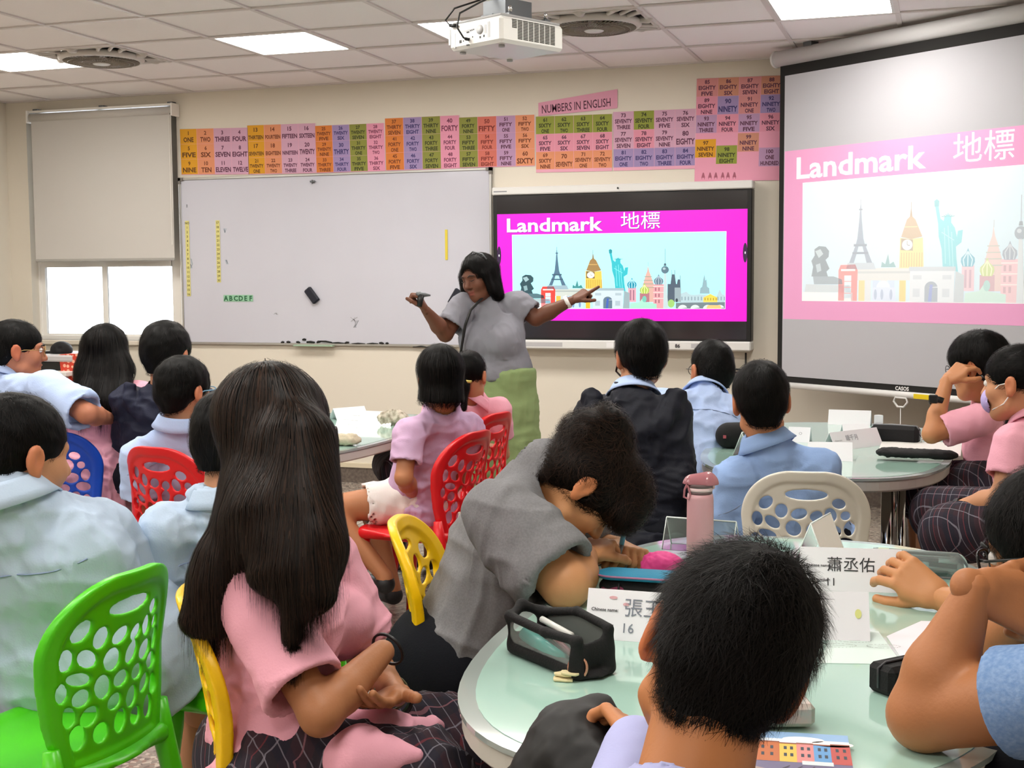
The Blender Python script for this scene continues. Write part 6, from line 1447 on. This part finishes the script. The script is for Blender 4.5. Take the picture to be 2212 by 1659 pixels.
for q in range(3): pr.line([(X(.2+q*.13), Y(.95)), (X(.5+q*.1), Y(.65))], .0015, '3b3838', 4)
put(pr, 'cover_print', Matrix.Translation((0, 0, .0064)) @ Matrix.Rotation(math.atan2(ex[1], ex[0]), 4, 'Z'), m_print, t, step=.0002)
t = empty('tissue_pack', tz(1690, 1560), math.radians(20), label='pale grey tissue pack with small flower print on the magazine', cat='tissue pack')
M().box(-.085, -.045, .001, .04, .045, .036, bev=.007).build('wrapper', mat('tissue_wrap', 'a9b4ac', .45, noise=.6, nscale=55, col2='c9a9a0'), t)
t.location.z = TZ+.005
# black drawstring bag held by the nearest boy
t = empty('drawstring_bag', A(1235, 1640, 1.75), label='crumpled black drawstring bag with orange cord, held by the nearest boy', cat='bag'); L0 = np.array(t.location)
F_ = Field(.006); F_.cap(A(1170, 1720, 1.72)-L0, A(1230, 1590, 1.74)-L0, .055, .040, .04); F_.cap(A(1230, 1590, 1.74)-L0, A(1285, 1540, 1.76)-L0, .036, .018, .03); F_.cap(A(1230, 1700, 1.70)-L0, A(1290, 1600, 1.74)-L0, .060, .026, .04); F_.cap(A(1300, 1700, 1.66)-L0, A(1250, 1640, 1.70)-L0, .06, .05, .04); F_.cap(A(1285, 1540, 1.76)-L0, A(1305, 1570, 1.75)-L0, .02, .012, .02)
V, Q = F_.run().mesh(); V = folds(V, Q, .014, 20, 5); mesh_np('bag_cloth', V, [Q], mat('black_nylon', '050506', .6), t)
M().tube([A(1297, 1556, 1.73)-L0, A(1308, 1551, 1.725)-L0, A(1318, 1543, 1.73)-L0], .0035, 8).build('orange_cord', mat('cord_orange', 'e0642a', .5), t)
M().tube([A(1316, 1545, 1.728)-L0, A(1322, 1540, 1.73)-L0], .005, 8).build('cord_stopper', m_black, t)
t = [o for o in bpy.data.objects if o.name.startswith('water_bottle')][0]; t.scale = (.9, .9, .9)
# ---- right rear table
G2 = 'folded white name cards on the right rear table'
name_card(1788, 917, 1880, 920, .066, 'white folded card standing furthest back on the right rear table', group=G2)
name_card(1806, 975, 1908, 962, .070, 'white name card with pencilled characters on the right rear table', group=G2, texts=(('鍾千月', .28, .5, .018, '9a9aa2'), ('30', .30, .15, .012, '9a9aa2'), ('Chinese name:', .05, .5, .005, '6c6c72')))
name_card(1745, 995, 1842, 997, .066, 'white name card lying close behind the boy on the white chair', group=G2, texts=(('Chinese name:', .05, .6, .005, '8c8c92'), ('11', .5, .3, .012, '9a9aa2')))
name_card(1700, 955, 1748, 957, .06, 'white name card right of the boy with protruding ears', group=G2, texts=(('O', .5, .5, .012, '9a9aa2'),))
name_card(1822, 938, 1880, 938, .04, 'low white card behind the pencilled name card', group=G2)
t = empty('paper_cone', tz(1898, 915), label='small white paper point behind the black pencil case', cat='paper'); M().prism([(-.02, -.01), (.02, -.01), (0, .012)], 0, .04).build('fold', m_card, t)
a, b, an, w = axes(1880, 958, 1975, 962); t = empty('pencil_case', (a+b)/2+[0, .03, 0], an-.12, label='black box pencil case with grey zip on the right rear table', cat='pencil case')
M().box(-w/2, -.03, .001, w/2+.02, .035, .075, bev=.014).build('body', m_bfab, t); M().tube([(-w/2+.005, -.0, .074), (0, 0, .077), (w/2+.01, 0, .075), (w/2+.022, 0, .05), (w/2+.021, 0, .02)], .004, 6).build('zip', mat('zip_silver', '7d8084', .35, metal=.4), t)
M().tube([(w/2+.02, 0, .045), (w/2+.035, -.01, .03), (w/2+.03, -.01, .008)], .003, 6).build('zip_charm', m_chrome, t)
a, b, an, w = axes(1915, 995, 2045, 1000)
paper('notebook', ((1895, 985), (2075, 992), (2078, 962), (1905, 960)), 'white open notebook under the flat black pouch', col='dcdad6', th=.012)
t = empty('flat_pouch', (a+b)/2+[0, .03, .012], an, label='flat black pouch lying on the white notebook', cat='pencil case'); F_ = Field(.005); F_.cap((-w/2+.01, 0, .016), (w/2-.01, 0, .014), .05, .05, 0, ((0, 0, 1), .32)); soft(F_, 'body', m_bfab, t, .004, 40, 3); M().tube([(-w/2, -.045, .016), (w/2-.02, -.045, .014)], .002, 5).build('zip', mat('zip_black', '2c2e32', .4), t)
t = empty('round_case', tz(1590, 968), math.radians(10), label='round black zipped case with small red tag, left of the seated boy', cat='pencil case')
F_ = Field(.005); F_.cap((-.03, 0, .05), (.05, .03, .05), .052, k=0); F_.plane((0, 0, .001), (0, 0, -1), .004); soft(F_, 'body', m_bfab, t); M().box(-.052, -.056, .045, -.040, -.050, .057).build('red_tag', mat('tag_red', 'a8505a', .5), t)
acrylic(1602, 985, 1640, 978, .09, 'clear green-tinted acrylic stand beside the round black case')
# ---- left rear table
G3 = 'folded white name cards on the left rear table'
name_card(752, 916, 844, 920, .062, 'white name card nearest the flowered pouch on the left rear table', group=G3, texts=(('Chinese name:', .06, .6, .005, '8c8c94'), ('Seat number:', .06, .25, .005, '8c8c94')))
name_card(728, 908, 796, 902, .055, 'white folded card standing furthest back on the left rear table', group=G3)
name_card(640, 920, 705, 915, .06, 'white name card just right of the front girl hair', group=G3)
name_card(700, 952, 776, 945, .05, 'white name card between the beige case and the flowered pouch', group=G3)
t = empty('pencil_case', tz(735, 962), math.radians(8), label='beige soft pencil case on the left rear table', cat='pencil case'); F_ = Field(.005); F_.cap((-.05, 0, .024), (.05, 0, .024), .036, k=0, sq=((0, 0, 1), .62)); F_.plane((0, 0, .001), (0, 0, -1), .004); soft(F_, 'body', mat('canvas_beige', 'b5ab95', .85, bump=.2, bscale=200), t, .008, 40, 8)
t = empty('flowered_pouch', tz(848, 918), label='crumpled cream pouch with leaf print on the left rear table', cat='pouch'); F_ = Field(.005); F_.cap((-.035, 0, .028), (.045, .01, .026), .034, .032, .02); F_.cap((-.01, 0, .05), (.03, 0, .048), .018, .014, .02); F_.plane((0, 0, .001), (0, 0, -1), .004); soft(F_, 'body', mat('leaf_print', 'cfc6b6', .8, noise=.9, nscale=45, col2='7d7462'), t, .016, 60, 4)
# ---- desk at the left wall with computer things, cap and spotted bag
t = empty('teacher_desk', aty(120, 880, -.75)*[1, 1, 0], label='white desk by the window at the far left', cat='desk')
dz = float(aty(120, 802, -.95)[2]); xr = float(aty(152, 802, -.95)[0])-float(t.location.x)
_xl = X0+.02-float(t.location.x); M().box(_xl, -.25, dz-.03, xr, .45, dz, bev=.004).build('desktop', m_white, t); M().box(_xl+.01, -.2, .0, xr-.05, .4, dz-.03).build('cabinet', mat('desk_grey', 'c9c8c6', .5), t)
t2 = empty('printer', (float(t.location.x), float(t.location.y)+.05, dz), label='white and black printer on the desk by the window', cat='printer')
M().box(_xl+.03, -.2, 0, xr-.02, .2, .06, bev=.006).build('paper_slot', m_black, t2); M().box(_xl+.02, -.22, .06, xr-.01, .24, .105, bev=.01).build('cover', mat('printer_white', 'bdbbbd', .4), t2)
cp = empty('cap', aty(128, 770, -.75), label='black cap lying on the printer', cat='cap'); cp.location.z = dz+.106
F_ = Field(.006); F_.ell((.02, 0, .02), (.075, .07, .062), 0); F_.cap((-.05, 0, .008), (-.11, -.02, .006), .03, .04, .02, ((0, 0, 1), .25)); F_.plane((0, 0, .001), (0, 0, -1), .002); F_.ell((.05, -.07, .04), (.02, .02, .018), .01, None, '-'); soft(F_, 'crown', m_bfab, cp)
bg_ = empty('gift_bag', aty(170, 850, -.85), label='red bag with pale dots standing beside the desk', cat='bag'); bz = float(bg_.location.z)
zt_ = float(aty(165, 765, -.85)[2])-bz; w = .10
mdot = mat('bag_red', 'cf3f2c', .6); nt = mdot.node_tree; vo = nt.nodes.new('ShaderNodeTexVoronoi'); vo.inputs['Scale'].default_value = 28; vo.inputs['Randomness'].default_value = .35; nt.links.new(nt.nodes['Texture Coordinate'].outputs['Object'], vo.inputs['Vector'])
lt_ = nt.nodes.new('ShaderNodeMath'); lt_.operation = 'LESS_THAN'; lt_.inputs[1].default_value = .33; nt.links.new(vo.outputs['Distance'], lt_.inputs[0]); mx_ = nt.nodes.new('ShaderNodeMix'); mx_.data_type = 'RGBA'; nt.links.new(lt_.outputs[0], mx_.inputs[0]); mx_.inputs[6].default_value = lin('cf3f2c'); mx_.inputs[7].default_value = lin('f2b49a'); nt.links.new(mx_.outputs[2], nt.nodes['Principled BSDF'].inputs['Base Color'])
q = M(); q.add([(-w*.6, -.05, -.25), (w*1.1, -.05, -.25), (w*1.1, .05, -.25), (-w*.6, .05, -.25), (-w, -.06, zt_), (w*1.1, -.06, zt_+.01), (w*1.1, .06, zt_+.01), (-w, .06, zt_)], [(3, 2, 1, 0), (4, 5, 6, 7), (0, 1, 5, 4), (1, 2, 6, 5), (2, 3, 7, 6), (3, 0, 4, 7)]); q.build('bag_body', mdot, bg_)
M().box(-w*.5, -.055, -bz, w, .055, -.25).build('stand', mat('ochre_box', '9a7a30', .6), bg_)
finish_prints()
